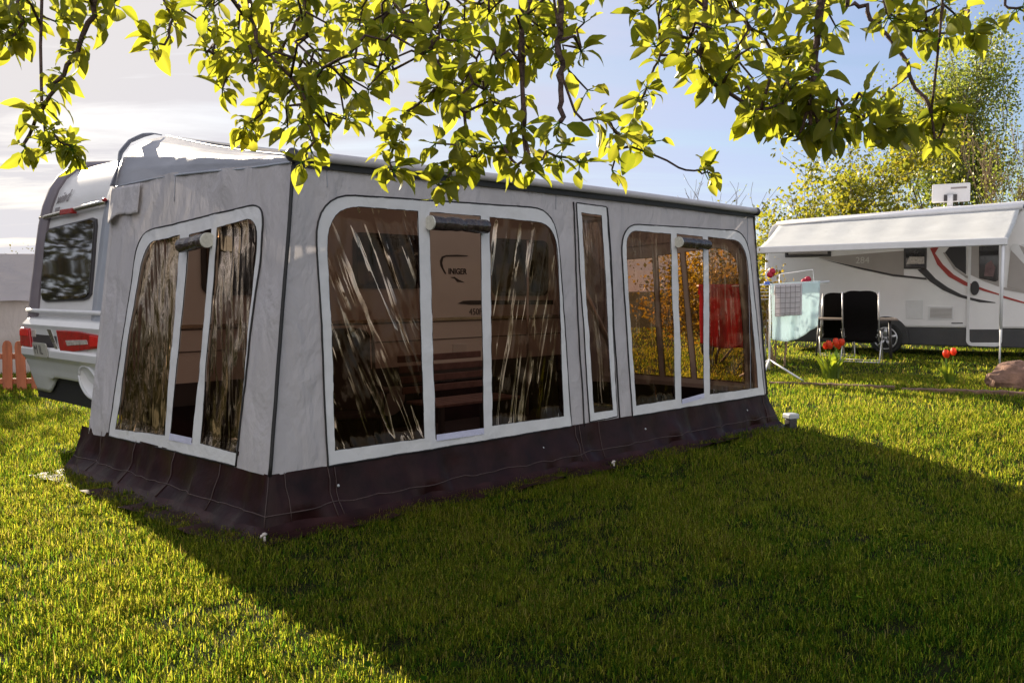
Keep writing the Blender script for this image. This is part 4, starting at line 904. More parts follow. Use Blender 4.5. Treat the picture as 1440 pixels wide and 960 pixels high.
# hatches and vent
mplate('service_hatch', pxp((1274, 448), (1298, 448), (1298, 421.5), (1274, 421.5)), -0.002, 0.01, M['ptrim'], bevel=0.004)
vt = mplate('fridge_vent', pxp((1305.5, 449), (1341, 449), (1341, 430.5), (1305.5, 430.5)), -0.002, 0.014, M['ptrim'], bevel=0.004)
a, b = PM(1308, 446.5); c, d = PM(1339, 432.5)
for k in range(8): MB().prism([(a, b+(d-b)*k/8), (c, b+(d-b)*k/8), (c, b+(d-b)*(k+0.55)/8), (a, b+(d-b)*(k+0.55)/8)], mp_, 0.013, 0.02).build('louvre', M['mgrey'], vt, SH0)
mplate('vent_slot', pxp((1338, 455), (1354, 455), (1354, 453.5), (1338, 453.5)), -0.001, 0.01, M['mdark'])
mplate('front_side_window', pxp((1416, 404), (1422, 346), (1432, 344), (1450, 352), (1450, 412)), -0.001, 0.014, M['mgrey'])
mplate('pale_stripe', pxp((1420, 350), (1424, 343), (1432, 343), (1445, 368), (1460, 380), (1460, 372), (1436, 343.5), (1445, 343), (1470, 380), (1470, 388), (1440, 371)), 0.012, 0.02, M['ptrim'])
# roof antenna
am, az_ = PM(1337, 283, -0.9)
ant = MB(); ant.box((am-0.38-0.6, 0.88-1.1-0.03, az_-0.02), (am+0.38-0.6, 0.88-1.1+0.05, az_+0.38)); an = ant.build('satellite_antenna', M['ptrim'], mh, SH0, bevel=0.02)
MB().box((am-0.13-0.6, 0.86-1.1-0.05, az_-0.0), (am+0.13-0.6, 0.88-1.1-0.03, az_+0.14)).build('antenna_slot', M['dtrim'], an, SH0, bevel=0.01)
MB().tube([(am-0.6, 0.8-1.1, roofz(am)-0.02), (am-0.6, 0.8-1.1, az_+0.13)], 0.06, 10).build('antenna_mast', M['ptrim'], an, SH0, smooth=True)
MB().box((am-0.32-0.6, 0.66-1.1, roofz(am)-0.03), (am+0.30-0.6, 1.1-1.1, roofz(am)+0.06)).build('antenna_base', M['ptrim'], an, SH0, bevel=0.02)
MB().box((am-0.0-0.6, 0.88-1.1-0.034, az_+0.26), (am+0.32-0.6, 0.88-1.1-0.028, az_+0.30)).build('antenna_lettering', M['greyink'], an, SH0)
# wound-out sunshade
RL = on_plane(1064.5, 350.5, (9.0, 16.5, 0), MN); RR_ = on_plane(1417, 337.4, (9.0, 16.5, 0), MN)
def loc(p): q = Vector((p[0], p[1], 0))-MO; return (q.dot(MM)-0.6, -q.dot(MN)-1.1, p[2])
rl = loc(RL); rr2 = loc(RR_); cas = PM(1097, 317)
tl2 = mp_(PM(1097, 317)[0], PM(1097, 317)[1], 0.08); tr2x = rr2[0]; tr2 = (tr2x, tl2[1], roofz(tr2x+0.6)-0.16)
def shade(s, t):
    a = Vector(tl2).lerp(Vector(tr2), s); b = Vector(rl).lerp(Vector(rr2), s); p = a.lerp(b, t)
    p.z -= 0.05*math.sin(math.pi*t)+0.012*math.sin(s*40)*math.sin(math.pi*t)*(1-t)
    return p
sh_ = MB(); sh_.grid(shade, 50, 14); sn = sh_.build('sunshade', M['sunshade'], mh, SH0, smooth=True, solid=0.003)
mb = MB(); 
d_ = (Vector(rr2)-Vector(rl))
mb.box((0, -0.05, -0.09), (d_.length, 0.05, 0.045)); fb = mb.build('front_bar', M['ppole'], sn, SH0, bevel=0.015)
fb.location = Vector(rl); fb.rotation_euler = (0, -math.asin(d_.z/d_.length), math.atan2(d_.y, d_.x))
mb = MB(); mb.tube([tuple(Vector(tl2)+Vector((-0.05, 0.02, 0.03))), tuple(Vector(tr2)+Vector((0.05, 0.02, 0.03)))], 0.06, 10); mb.build('cassette', M['ptrim'], sn, SH0, smooth=True)
for s, z0 in ((0.045, 0.0), (0.985, 0.0)):
    a = Vector(rl).lerp(Vector(rr2), s)
    MB().tube([(a.x, a.y, 0.0), (a.x, a.y, 0.9)], 0.015, 8).build('support_pole', M['ppole'], sn, SH0, smooth=True)
    MB().tube([(a.x, a.y, 0.7), (a.x, a.y, a.z-0.03)], 0.026, 8).build('support_pole', M['ppole'], sn, SH0, smooth=True)
for s in (0.02, 0.98):
    a = Vector(tl2).lerp(Vector(tr2), s); b = Vector(rl).lerp(Vector(rr2), s); k = 1 if s < 0.5 else -1
    MB().tube([a+Vector((0, 0, -0.06)), a.lerp(b, 0.5)+Vector((k*0.9, 0, -0.13)), b+Vector((0, 0, -0.03))], 0.022, 8).build('folding_arm', M['ppole'], sn, SH0, smooth=True)

# ------------------------------------------------------------------ table and chairs by the motorhome
ch = at(1212, 505, 17.9); ch.z = 0
c1 = thing('camping_chair', 'black high-backed camping chair standing nearest in front of the motorhome wheel', 'chair', (ch.x, ch.y, 0), R(-28), 'black camping chairs by the motorhome')
camp_chair_parts(c1, M['blacknet'], M['alu'], 1.40, 0.62)
c2p = at(1176, 490, 19.6); c2 = dup(c1, (c2p.x, c2p.y, 0), R(-15), 'black high-backed camping chair behind the folding table, left of the other chair', 'black camping chairs by the motorhome'); c2.scale = (0.98, 0.98, 0.97)
tp = at(1201, 446, 18.7)
tb = thing('folding_table', 'brown folding camping table between the two black chairs', 'table', (tp.x, tp.y, 0), R(-20))
MB().box((-0.82, -0.4, 0.80), (0.82, 0.4, 0.835)).build('tabletop', M['tabletop'], tb, bevel=0.008)
for sx in (-0.72, 0.72):
    for sy in (-0.34, 0.34): MB().tube([(sx, sy, 0), (sx*0.94, sy*0.9, 0.80)], 0.014, 8).build('leg', M['dtrim'], tb, smooth=True)

# ------------------------------------------------------------------ clothes airer with laundry
ap = Vector((4.10, 14.5, 0))
ca_ = thing('clothes_airer', 'white folding clothes airer on splayed legs beyond the right end of the awning', 'airer', ap, 0)
HT = 1.50
MB().tube([(0, 0, 0.15), (0, 0, HT)], 0.016, 8).build('post', M['ppole'], ca_, smooth=True)
def L_(px, py, y): q = at(px, py, y); return (q.x-ap.x, q.y-ap.y, max(q.z, 0.0))
for pts in ((L_(1040, 529, 14.5), (0, 0, 0.30)), (L_(1131, 537, 14.0), (0, 0, 0.30)), ((0.05, 0.62, 0.0), (0, 0, 0.30)), (L_(1068, 546, 13.5), (0, 0, 0.30))):
    MB().tube(pts, 0.016, 8).build('leg', M['ppole'], ca_, smooth=True)
mb = MB()
A1 = Vector(L_(1083, 401, 14.4)); A2 = Vector(L_(1166, 396, 14.8)); B1 = Vector(L_(980, 402, 14.8)); B2 = Vector(L_(1046, 402, 14.4))
mb.tube([A1, A2], 0.016, 8); mb.tube([B1, B2], 0.014, 8); mb.tube([(0, 0, HT), A1], 0.012, 6); mb.tube([(0, 0, HT), B2], 0.012, 6)
mb.tube([L_(1096, 386, 15.2), L_(1143, 379, 15.2), L_(1145, 399, 15.0)], 0.008, 6); mb.tube([L_(1096, 386, 15.2), L_(1096, 402, 15.0)], 0.008, 6)
mb.tube([(0, 0, HT), L_(1120, 402, 15.2)], 0.010, 6); mb.tube([L_(1120, 402, 15.2), L_(1160, 398, 14.9)], 0.008, 6)
mb.build('arms', M['ppole'], ca_, smooth=True)
mb = MB()
for k in range(4): mb.tube([L_(1066+0*k, 406+5*k, 14.5), L_(1092, 405+5*k, 14.5)], 0.005, 5)
mb.build('wire_lines', M['wire'], ca_, smooth=True)
mb = MB(); mb.box((L_(1078, 397, 14.45)[0]-0.03, -0.06, 1.49), (L_(1078, 397, 14.45)[0]+0.05, 0.0, 1.54)); mb.build('joint', M['pegblue'], ca_, bevel=0.01)
def towel(name, p0, p1, drop0, drop1, m, label, cat, group=None, fold=0.05, hem=0.0, yoff=-0.02):
    p0 = Vector(p0)+ap; p1 = Vector(p1)+ap; ctr = (p0+p1)/2
    def f(s, t):
        p = p0.lerp(p1, s); d = (drop0+(drop1-drop0)*s+hem*math.sin(math.pi*s))*t
        k = fold*t*(math.sin(s*17+1.0)+0.6*math.sin(s*31+t))
        p = p+Vector((0.02*t*math.sin(s*9), yoff-0.02+k, 0.022-d)); p.x += (0.5-s)*0.10*t*fold/0.05
        return p-ctr
    mb = MB(); mb.grid(f, 40, 24)
    mb.grid(lambda s, t: f(s, 0)+Vector((0, 0.07*t, -0.16*t+0.0*t)), 40, 4)
    o = mb.build(name, m, smooth=True, solid=0.008); o.location = ctr; return tag(o, label, cat, group)
towel('towel', L_(1084, 401, 14.36), L_(1152, 397, 14.7), 0.88, 0.70, M['towelteal'], 'pale teal towel hanging from the white bar beside the awning', 'towel', fold=0.04, hem=0.12)
o = towel('cloth', L_(1088, 402, 14.25), L_(1126, 400, 14.45), 0.50, 0.50, M['towelwhite'], 'checked off-white cloth pegged over the teal towel', 'cloth', fold=0.012, yoff=-0.05)
mb = MB()
for k in range(6): 
    a = Vector(L_(1089+7*k, 402-0.3*k, 14.18)); mb.tube([a+Vector((0, -0.06, 0.0)), a+Vector((0, -0.06, -0.46))], 0.004, 4)
for k in range(6):
    a = Vector(L_(1089, 402, 14.18))+Vector((0, -0.06, -0.08*k-0.03)); b = Vector(L_(1124, 400.5, 14.4))+Vector((0, -0.06, -0.08*k-0.03)); mb.tube([a, b], 0.004, 4)
ob = mb.build('wire_rack', M['greyink'], shift=tuple(-ap)); ob.data.transform(Matrix.Translation(-Vector(ap)-Vector(L_(1108, 402, 14.3)))); ob.location = Vector(ap)+Vector(L_(1108, 402, 14.3)); ob.data.update()
tag(ob, 'thin grey wire hanging rack in front of the off-white cloth', 'rack')
towel('towel', L_(982, 402, 14.75), L_(1052, 402, 14.42), 0.95, 0.98, M['towelred'], 'bright red towel seen through the right awning window', 'towel', fold=0.05, hem=0.05)

# ------------------------------------------------------------------ border: edging, tulips, stone, shrub
def edging(p0, p1, label):
    p0 = Vector(p0); p1 = Vector(p1); n = 26; mb = MB(); c = (p0+p1)/2; d = (p1-p0); sd = Vector((-d.y, d.x, 0)).normalized()
    for q in (0,):
        vs = []
        for i in range(n+1):
            p = p0+d*i/n-c; h = 0.055+0.02*nz(i*0.5, p0.x, 71); wv = 0.02*nz(i*0.3, 2, 72)
            for a, z in ((-0.05, -0.02), (-0.05, h*0.8), (-0.02, h), (0.03, h*0.95), (0.05, h*0.6), (0.05, -0.02)): vs.append(p+sd*(a+wv)+Vector((0, 0, z)))
        mb.add(vs, [(i*6+j, i*6+j+1, (i+1)*6+j+1, (i+1)*6+j) for i in range(n) for j in range(5)]+[tuple(range(6)), tuple(n*6+j for j in range(6))])
    o = mb.build('border_edging', M['edging'], smooth=True, angle=40); o.location = (c.x, c.y, 0); return tag(o, label, 'edging', 'low edging along the flower border')
g = lambda px, py: on_plane(px, py, (0, 0, 0), Vector((0, 0, 1)))
edging(g(1082, 541), g(1258, 547), 'low brown border edging running from the awning past the tulips')
edging(g(1268, 550), g(1452, 556), 'low brown border edging in front of the rock')
def strap_leaf(mb, base, az, L0, wd, bend):
    d = Vector((math.cos(az), math.sin(az), 0)); s = Vector((-d.y, d.x, 0)); n = 6; vs = []
    for i in range(n+1):
        t = i/n; p = Vector(base)+d*(bend*L0*t*t)+Vector((0, 0, L0*(t-0.35*bend*t*t))); h = wd*(math.sin(math.pi*(0.12+0.88*t))**0.7)
        vs += [p-s*h+d*0.006, p, p+s*h+d*0.006]
    mb.add(vs, [(i*3+j, i*3+j+1, (i+1)*3+j+1, (i+1)*3+j) for i in range(n) for j in range(2)])
def tulips(px, py, n, hgt, spread, nl, label, group):
    p = g(px, py); t = thing('tulip_clump', label, 'tulips', (p.x, p.y, 0), 0, group); rr = random.Random(px)
    mb = MB()
    for k in range(nl): 
        a = rr.uniform(0, 6.28); r_ = spread*rr.uniform(0, 0.7); strap_leaf(mb, (r_*math.cos(a), r_*math.sin(a), 0), a+rr.uniform(-.6, .6), hgt*rr.uniform(0.55, 0.95), 0.042, rr.uniform(0.15, 0.6))
    o = mb.build('leaves', M['tulipleaf'], t, smooth=True); at_ = o.data.attributes.new('rnd', 'FLOAT', 'POINT'); at_.data.foreach_set('value', [rr.random() for _ in o.data.vertices])
    for k in range(n):
        a = rr.uniform(0, 6.28); r_ = spread*math.sqrt(rr.random()); b = Vector((r_*0.5*math.cos(a), r_*0.5*math.sin(a), 0)); h = hgt*rr.uniform(0.88, 1.0); e = Vector((r_*math.cos(a), r_*math.sin(a), h))
        MB().tube([b, b.lerp(e, 0.5)+Vector((0, 0, 0.03)), e], 0.006, 6).build('stem', M['tulipleaf'], t, smooth=True)
        mb = MB()
        for q in range(6):
            az = q*math.pi/3+rr.random()*0.3; d = Vector((math.cos(az), math.sin(az), 0)); s = Vector((-d.y, d.x, 0)); vs = []
            for i in range(5):
                tt = i/4; pz = e+d*(0.036*math.sin(math.pi*min(1, 0.15+0.65*tt)))+Vector((0, 0, 0.11*tt-0.01)); w_ = 0.03*math.sin(math.pi*(0.15+0.8*tt)); vs += [pz-s*w_, pz+d*0.006, pz+s*w_]
            mb.add(vs, [(i*3+j, i*3+j+1, (i+1)*3+j+1, (i+1)*3+j) for i in range(4) for j in range(2)])
        mb.build('flower', M['tulip'], t, smooth=True)
tulips(1170, 534, 9, 0.56, 0.17, 34, 'tall clump of red tulips in the border before the chair', 'red tulips in the border')
tulips(1335, 541, 3, 0.46, 0.10, 14, 'small clump of three red tulips in front of the motorhome door', 'red tulips in the border')
p = g(1416, 549)
mb = MB(); mb.ball((0, 0, 0.10), (0.44, 0.32, 0.27), 40, 24, lambda d: 1+0.22*nz(d.x*1.7+4, d.y*1.7, d.z*1.7)+0.09*nz(d.x*5, d.y*5, d.z*5)+0.04*nz(d.x*12, d.y*12, d.z*12))
o = mb.build('rock', M['rock'], smooth=True, angle=30); o.location = (p.x+0.34, p.y+0.3, 0); tag(o, 'rough reddish brown rock by the white sunshade pole', 'rock')
# solar stake light beside the awning corner
p = g(1112, 602); t = thing('garden_light', 'small grey topped garden light in the grass by the awning corner', 'light', (p.x, p.y, terrain(p.x, p.y)), R(20))
MB().box((-0.045, -0.045, 0.0), (0.045, 0.045, 0.10)).build('housing', M['dtrim'], t, bevel=0.01)
MB().box((-0.06, -0.06, 0.101), (0.06, 0.06, 0.155)).build('cap', M['boxgrey'], t, bevel=0.012)

# ------------------------------------------------------------------ vegetation
def leaf_quads(C, size, name, m, parent, upb=0.3, aspect=0.6):
    n = len(C); a = rng.normal(size=(n, 3)); a[:, 2] -= upb*0.5; a /= np.linalg.norm(a, axis=1)[:, None]
    b = np.cross(a, rng.normal(size=(n, 3))); b /= np.linalg.norm(b, axis=1)[:, None]; s = (size*rng.uniform(0.6, 1.3, n))[:, None]
    c = np.cross(a, b)*s*0.12
    V = np.stack([C-a*s, C-a*s*0.1+b*s*aspect+c, C+a*s, C-a*s*0.1-b*s*aspect+c], 1).reshape(-1, 3)
    idx = ((np.arange(n)*4)[:, None]+np.arange(4)).ravel()
    cl = fbm(C[:, 0]+C[:, 1], C[:, 2], 1.5, 77)
    return np_mesh(name, V, idx, np.full(n, 4), m, parent, attr=np.repeat(np.clip(0.5+0.2*cl+0.2*rng.normal(size=n), 0, 1), 4))
def grow(rr, base, dirv, length, rad, depth, mb, tips, spread=0.7, up=0.25, kids=(3, 5), minr=0.006, droop=0.0):
    n = 5; pts = [Vector(base)]; d = Vector(dirv).normalized(); rads = [rad]
    for i in range(n):
        d = (d+Vector((rr.gauss(0, .12), rr.gauss(0, .12), rr.gauss(0, .08)+up*0.12-droop*0.15))).normalized(); pts.append(pts[-1]+d*length/n); rads.append(max(minr, rad*(1-0.65*(i+1)/n)))
    mb.tube(pts, rads, 7 if depth > 1 else 5)
    if depth <= 1:
        for i in range(2, n+1): tips.append(pts[i])
    if depth <= 0: return
    k = rr.randint(*kids)
    for c in range(k):
        f = rr.uniform(0.35, 1.0); i = min(n-1, int(f*n)); p = pts[i].lerp(pts[i+1], f*n-i)
        ax = Vector((rr.gauss(0, 1), rr.gauss(0, 1), rr.gauss(0, 0.5)+up)).normalized()
        nd = (d*(1-spread*0.5)+ax*spread).normalized()
        grow(rr, p, nd, length*rr.uniform(0.5, 0.75), max(minr, rads[i]*0.6), depth-1, mb, tips, spread, up, kids, minr, droop)
def tree(px, dist, hgt, label, m, barkm, seed, nleaf, lsize, clump, first=0.45, spread=0.75, up=0.5, stems=1, droop=0.0, name='tree', trunkr=0.16, kids=(3, 5), cat='tree', group=None, world=None, depth=3):
    p = world or at(px, 400, dist); t = thing(name, label, cat, (p[0], p[1], 0), 0, group); rr = random.Random(seed); mb = MB(); tips = []
    for s in range(stems):
        a = rr.uniform(0, 6.28); lean = 0.12 if stems == 1 else 0.32
        dv = Vector((math.cos(a)*lean*rr.random(), math.sin(a)*lean*rr.random(), 1))
        grow(rr, (0.1*math.cos(a)*(stems > 1), 0.1*math.sin(a)*(stems > 1), -0.05), dv, hgt*(0.62 if stems == 1 else rr.uniform(0.5, 0.75)), trunkr, depth, mb, tips, spread, up, kids, 0.008*hgt/6, droop)
    mb.build('trunk', barkm, t, smooth=True, clean=False)
    T = np.array([tuple(q) for q in tips if q.z > hgt*0.12]); k = rng.integers(0, len(T), nleaf); C = T[k]+rng.normal(size=(nleaf, 3))*clump*np.array([1, 1, 0.8])
    C = C[(C[:, 2] > 0.2)]
    leaf_quads(C, np.full(len(C), lsize), 'crown', m, t); return t
tree(1345, 36, 8.4, 'tall pale green tree with open airy crown behind the motorhome', M['poplar'], M['bark3'], 5, 26000, 0.065, 0.36, stems=3, spread=0.52, up=1.0, name='poplar_tree', trunkr=0.09)
tree(1165, 30, 6.2, 'loose leafy tree rising left of the roof antenna behind the motorhome', M['treeleaf'], M['bark3'], 8, 5200, 0.085, 0.26, stems=2, spread=0.8, up=0.4, name='leafy_tree', trunkr=0.09)
tree(1118, 27, 3.9, 'low bushy tree at the rear of the motorhome, nearest the awning', M['treeleaf'], M['bark3'], 12, 4200, 0.07, 0.24, stems=3, spread=0.8, up=0.4, name='bushy_tree', trunkr=0.06)
tree(1448, 31, 5.6, 'tan twiggy willow with fanning bare stems above the motorhome roof', M['poplar'], M['bark2'], 17, 3500, 0.055, 0.3, stems=7, spread=0.4, up=1.0, name='willow', trunkr=0.05)
tree(1250, 40, 6.0, 'broad yellow green tree in the gap between the two taller trees', M['treeleaf'], M['bark3'], 22, 4500, 0.09, 0.35, stems=3, spread=0.8, up=0.3, name='broad_tree', trunkr=0.09)
tree(1015, 26, 4.3, 'bare twiggy sapling showing above the awning roof', M['poplar'], M['bark3'], 31, 60, 0.03, 0.1, stems=2, spread=0.7, up=0.6, name='bare_sapling', trunkr=0.035, kids=(2, 4))
tree(0, 0, 1.9, 'golden leaved shrub seen through the right awning window', M['goldleaf'], M['bark3'], 41, 5200, 0.045, 0.20, stems=5, spread=0.9, up=0.3, name='golden_shrub', trunkr=0.03, cat='shrub', world=(3.9, 17.6, 0))
tree(0, 0, 1.7, 'dark green shrub behind the red towel', M['woodleaf'], M['bark3'], 43, 5200, 0.05, 0.22, stems=5, spread=0.9, up=0.3, name='green_shrub', trunkr=0.03, cat='shrub', world=(4.2, 19.6, 0))
sp = g(1096, 516); tree(0, 0, 1.35, 'thin stemmed flowering shrub behind the teal towel', M['goldleaf'], M['bark2'], 47, 420, 0.04, 0.07, stems=4, spread=0.4, up=0.9, name='flowering_shrub', trunkr=0.025, cat='shrub', world=(sp.x, sp.y, 0), kids=(2, 3))
sh_o = [o for o in D.objects if o.name == 'flowering_shrub'][0]
mb = MB()
for (px, py) in ((1086, 382), (1083, 386), (1136, 393), (1131, 396)):
    q = at(px, py, sp.y-0.1); mb.ball(q-Vector((sp.x, sp.y, 0)), 0.06, 12, 8, lambda d: 1+0.2*nz(d.x*3, d.y*3, d.z*3+px))
mb.build('blossom', M['rose'], sh_o, smooth=True)
# far woods (also mirrored in the window film), one mass in each direction
def wood(name, label, arc, n, seed, m='woodleaf'):
    r_ = np.random.default_rng(seed); Cs = []
    for (ang, dist, h, rad) in arc:
        k = int(n*rad*h/20); a = R(ang); c = np.array([math.sin(a)*dist, math.cos(a)*dist, 0])
        th = r_.uniform(0, 6.28, k); z = r_.uniform(0.02, 1, k); rr = rad*np.sqrt(r_.uniform(0.1, 1, k))*np.sqrt(np.clip(1-(z*1.05-0.35)**2*1.6, 0.05, 1))
        rr *= 1+0.35*np.sin(th*3+z*9)+0.2*np.sin(th*7-z*15)
        Cs.append(np.stack([c[0]+rr*np.cos(th), c[1]+rr*np.sin(th), z*h*(1+0.15*np.sin(th*5))], 1))
    C = np.concatenate(Cs); o = leaf_quads(C, np.full(len(C), 0.17), name, M[m], None); return tag(o, label, 'trees', kind='stuff')
r0 = random.Random(3)
wood('wood', 'far wood across the meadow to the right', [(a, r0.uniform(30, 42), r0.uniform(5, 10) if not 74 < a < 100 else r0.uniform(1.5, 4), r0.uniform(2.5, 4)) for a in range(48, 150, 6)], 700, 1)
wood('far_wood', 'distant low tree line on the horizon', [(a, r0.uniform(140, 170), r0.uniform(6, 9), r0.uniform(7, 10)) for a in range(-60, 50, 4)], 60, 2)
wood('near_wood', 'trees on the meadow far to the left', [(a, r0.uniform(26, 34), r0.uniform(6, 13), r0.uniform(2, 3)) for a in range(-128, -46, 4)]+[(a, r0.uniform(22, 25), r0.uniform(2.2, 3.2), 1.6) for a in range(-130, -46, 3)], 1500, 4, 'evergreen')

# ------------------------------------------------------------------ left: grey pavilion and picket fence
tp = thing('grey_tent', 'grey canvas tent with sloping roof behind the picket fence', 'tent', (-9.2, 15.2, 0), R(18))
def tent_wall(s, t): return (-2.6+5.2*s, 0.06*nz(s*9, t*3, 81)+0.03*nz(s*24, t*5, 83)-0.12*(1-t), 1.25*t)
MB().grid(tent_wall, 60, 20).build('wall', M['canvas'], tp, smooth=True)
def tent_roof(s, t): return (-2.7+5.4*s, -0.08+1.9*t, 1.22+0.86*t-0.05*math.sin(math.pi*t)*abs(math.sin(s*6.28*1.0))+0.035*nz(s*10+t*4, t*4, 87)+0.02*math.sin(s*18+t*7)*t*(1-t)*2)
MB().grid(tent_roof, 60, 24).build('roof', M['canvas'], tp, smooth=True)
def tent_roof2(s, t): return (-2.7+5.4*s, 1.82+1.9*t, 2.08-0.86*t)
MB().grid(tent_roof2, 20, 10).build('roof', M['canvas'], tp, smooth=True)
for sx in (-2.6, 2.6): MB().add([(sx, 0, 0), (sx, 3.6, 0), (sx, 3.6, 1.25), (sx, 1.82, 2.04), (sx, 0, 1.25)], [(0, 1, 2, 3, 4)]).build('gable', M['canvas'], tp)
tree(0, 0, 4.9, 'dense dark tree left of the grey tent', M['evergreen'], M['bark3'], 61, 11000, 0.10, 0.42, stems=2, spread=0.75, up=0.6, name='dark_tree', trunkr=0.09, world=(-14.3, 19.3, 0))
fp = g(20, 549)
fe = thing('picket_fence', 'red brown wooden picket fence in front of the grey tent', 'fence', (fp.x, fp.y, 0), R(4))
MB().box((-2.2, 0.01, 0.09), (0.62, 0.045, 0.17)).build('rail', M['wood'], fe, bevel=0.008)
MB().box((-2.2, 0.01, 0.44), (0.62, 0.045, 0.52)).build('rail', M['wood'], fe, bevel=0.008)
pk = None
for k in range(14):
    x = 0.50-k*0.195; h = 0.70+0.015*math.sin(k*3.1)
    if pk is None:
        mb = MB(); mb.prism([(-0.066, 0.0), (0.066, 0.0), (0.066, 0.62), (0.05, 0.675), (0.02, 0.70), (-0.02, 0.70), (-0.05, 0.675), (-0.066, 0.62)], lambda a, b, d: (a, -d, b), -0.008, 0.018)
        pk = mb.build('picket', M['wood'], fe, bevel=0.006); q = pk
    else: q = pk.copy(); COL.objects.link(q); q.parent = fe
    q.location = (x, 0, 0); q.rotation_euler = (0, 0.03*math.sin(k*2.3), 0); q.scale = (1, 1, h/0.70)
mb = MB(); mb.box((-2.0, 0.05, -0.2), (-1.9, 0.14, 0.6)); mb.box((0.40, 0.05, -0.2), (0.50, 0.14, 0.6)); mb.build('post', M['wood'], fe, bevel=0.006)

# ------------------------------------------------------------------ apple tree over the camera
def make_apple():
    base = Vector((2.3, 0.35, 0)); t = thing('apple_tree', 'apple tree whose leafy boughs hang across the top of the view', 'tree', base, 0)
    rr = random.Random(11); mb = MB(); segs = []
    def put(pts, r0_, r1_, n=7):
        pts = [Vector(p) for p in pts]; k = len(pts); mb.tube([p-base for p in pts], [r0_+(r1_-r0_)*i/(k-1) for i in range(k)], n)
        for i in range(k-1):
            for q in range(5): segs.append(pts[i].lerp(pts[i+1], q/5))
        segs.append(pts[-1])
    def smooth_path(pts, n=5, wob=0.012):
        pts = [Vector(p) for p in pts]; out = []
        for i in range(len(pts)-1):
            p0 = pts[max(i-1, 0)]; p1 = pts[i]; p2 = pts[i+1]; p3 = pts[min(i+2, len(pts)-1)]
            for q in range(n):
                s = q/n; out.append(0.5*((2*p1)+(p2-p0)*s+(2*p0-5*p1+4*p2-p3)*s*s+(3*p1-p0-3*p2+p3)*s**3)+Vector((rr.gauss(0, wob), rr.gauss(0, wob), rr.gauss(0, wob)))*(0 if i+q == 0 else 1))
        out.append(pts[-1]); return out
    put(smooth_path([(2.3, 0.35, -0.1), (2.28, 0.38, 0.8), (2.2, 0.45, 1.6), (2.1, 0.6, 2.1)], 5, 0.01), 0.14, 0.10, 12)
    put(smooth_path([(2.12, 0.58, 2.05), (1.6, 1.3, 2.55), (0.8, 1.85, 2.72), (0.0, 2.05, 2.68), (-0.8, 2.1, 2.62), (-1.7, 2.15, 2.6)], 5), 0.07, 0.018, 9)
    put(smooth_path([(2.12, 0.6, 2.1), (1.9, 1.5, 2.5), (1.6, 2.3, 2.6), (0.9, 2.9, 2.8)], 5), 0.06, 0.015, 9)
    put(smooth_path([(2.1, 0.6, 2.1), (1.4, 0.9, 2.7), (0.5, 1.2, 2.9), (-0.6, 1.6, 2.75), (-1.3, 1.9, 2.6)], 5), 0.06, 0.015, 9)
    nb0 = len(segs); spurs = []
    def twig(pts, r0_, r1_, leaf=1.0, skip=0):
        r0_ *= 0.6; r1_ *= 0.8
        P_ = [at(*q) for q in pts]; s0 = P_[0]
        if segs: 
            nb = min(segs[30:nb0], key=lambda q: (q-s0).length+0.6*max(0, s0.z-q.z)); P_ = [nb]+P_
        sp_ = smooth_path(P_, 5, 0.0035); put(sp_, r0_, r1_)
        for i, q in enumerate(sp_):
            if i > 1+skip and rr.random() < (0.6 if i > 4 else 0.3)*leaf: spurs.append((q, (sp_[min(i+1, len(sp_)-1)]-sp_[i-1]).normalized(), 1.0))
        spurs.append((sp_[-1], (sp_[-1]-sp_[-3]).normalized(), 1.15))
    T = twig
    T([(140, -50, 1.95), (120, 45, 1.92), (95, 92, 1.9), (60, 150, 1.9), (36, 208, 1.9)], 0.012, 0.004, 0.9)
    T([(62, 150, 1.9), (72, 185, 1.88), (100, 208, 1.86)], 0.006, 0.003, 1.5)
    T([(20, -50, 2.1), (25, 30, 2.0), (10, 55, 2.0)], 0.008, 0.003, 1.2)
    T([(228, -40, 2.1), (243, 32, 2.05), (215, 70, 2.0)], 0.008, 0.003, 0.8)
    T([(345, -60, 2.0), (362, 60, 1.95), (420, 120, 1.95), (438, 185, 1.9), (425, 228, 1.9)], 0.010, 0.003, 1.3)
    T([(430, -40, 2.1), (400, 60, 2.1), (370, 150, 2.05), (345, 178, 2.05)], 0.008, 0.003, 1.2)
    T([(545, -50, 2.2), (570, 25, 2.15), (600, 60, 2.1), (640, 130, 2.05), (660, 198, 2.0)], 0.012, 0.004, 0.7)
    T([(612, 80, 2.1), (608, 125, 2.08), (565, 170, 2.05), (548, 222, 2.0), (552, 240, 2.0)], 0.007, 0.003, 1.0)
    T([(745, -60, 1.9), (735, 50, 1.88), (737, 178, 1.85)], 0.009, 0.006, 0.5)
    T([(737, 176, 1.85), (705, 205, 1.85), (650, 225, 1.85), (618, 262, 1.8)], 0.006, 0.003, 1.6)
    T([(737, 176, 1.85), (770, 215, 1.9), (815, 228, 1.95)], 0.006, 0.003, 0.9)
    T([(783, -60, 1.7), (786, 60, 1.68), (789, 115, 1.66), (787, 172, 1.65)], 0.010, 0.006, 0.15)
    T([(795, 110, 1.9), (850, 168, 1.95), (890, 205, 2.0), (965, 240, 2.0), (995, 242, 2.0)], 0.005, 0.0025, 0.75, 5)
    T([(960, -50, 2.2), (945, 25, 2.2), (925, 85, 2.15), (903, 138, 2.1)], 0.008, 0.003, 1.0)
    T([(990, -60, 1.9), (988, 60, 1.9), (998, 110, 1.9), (1050, 145, 1.9), (1090, 160, 1.9)], 0.012, 0.004, 1.2)
    T([(1010, -50, 2.1), (1040, 20, 2.1), (1080, 60, 2.1), (1110, 75, 2.05)], 0.010, 0.004, 1.2)
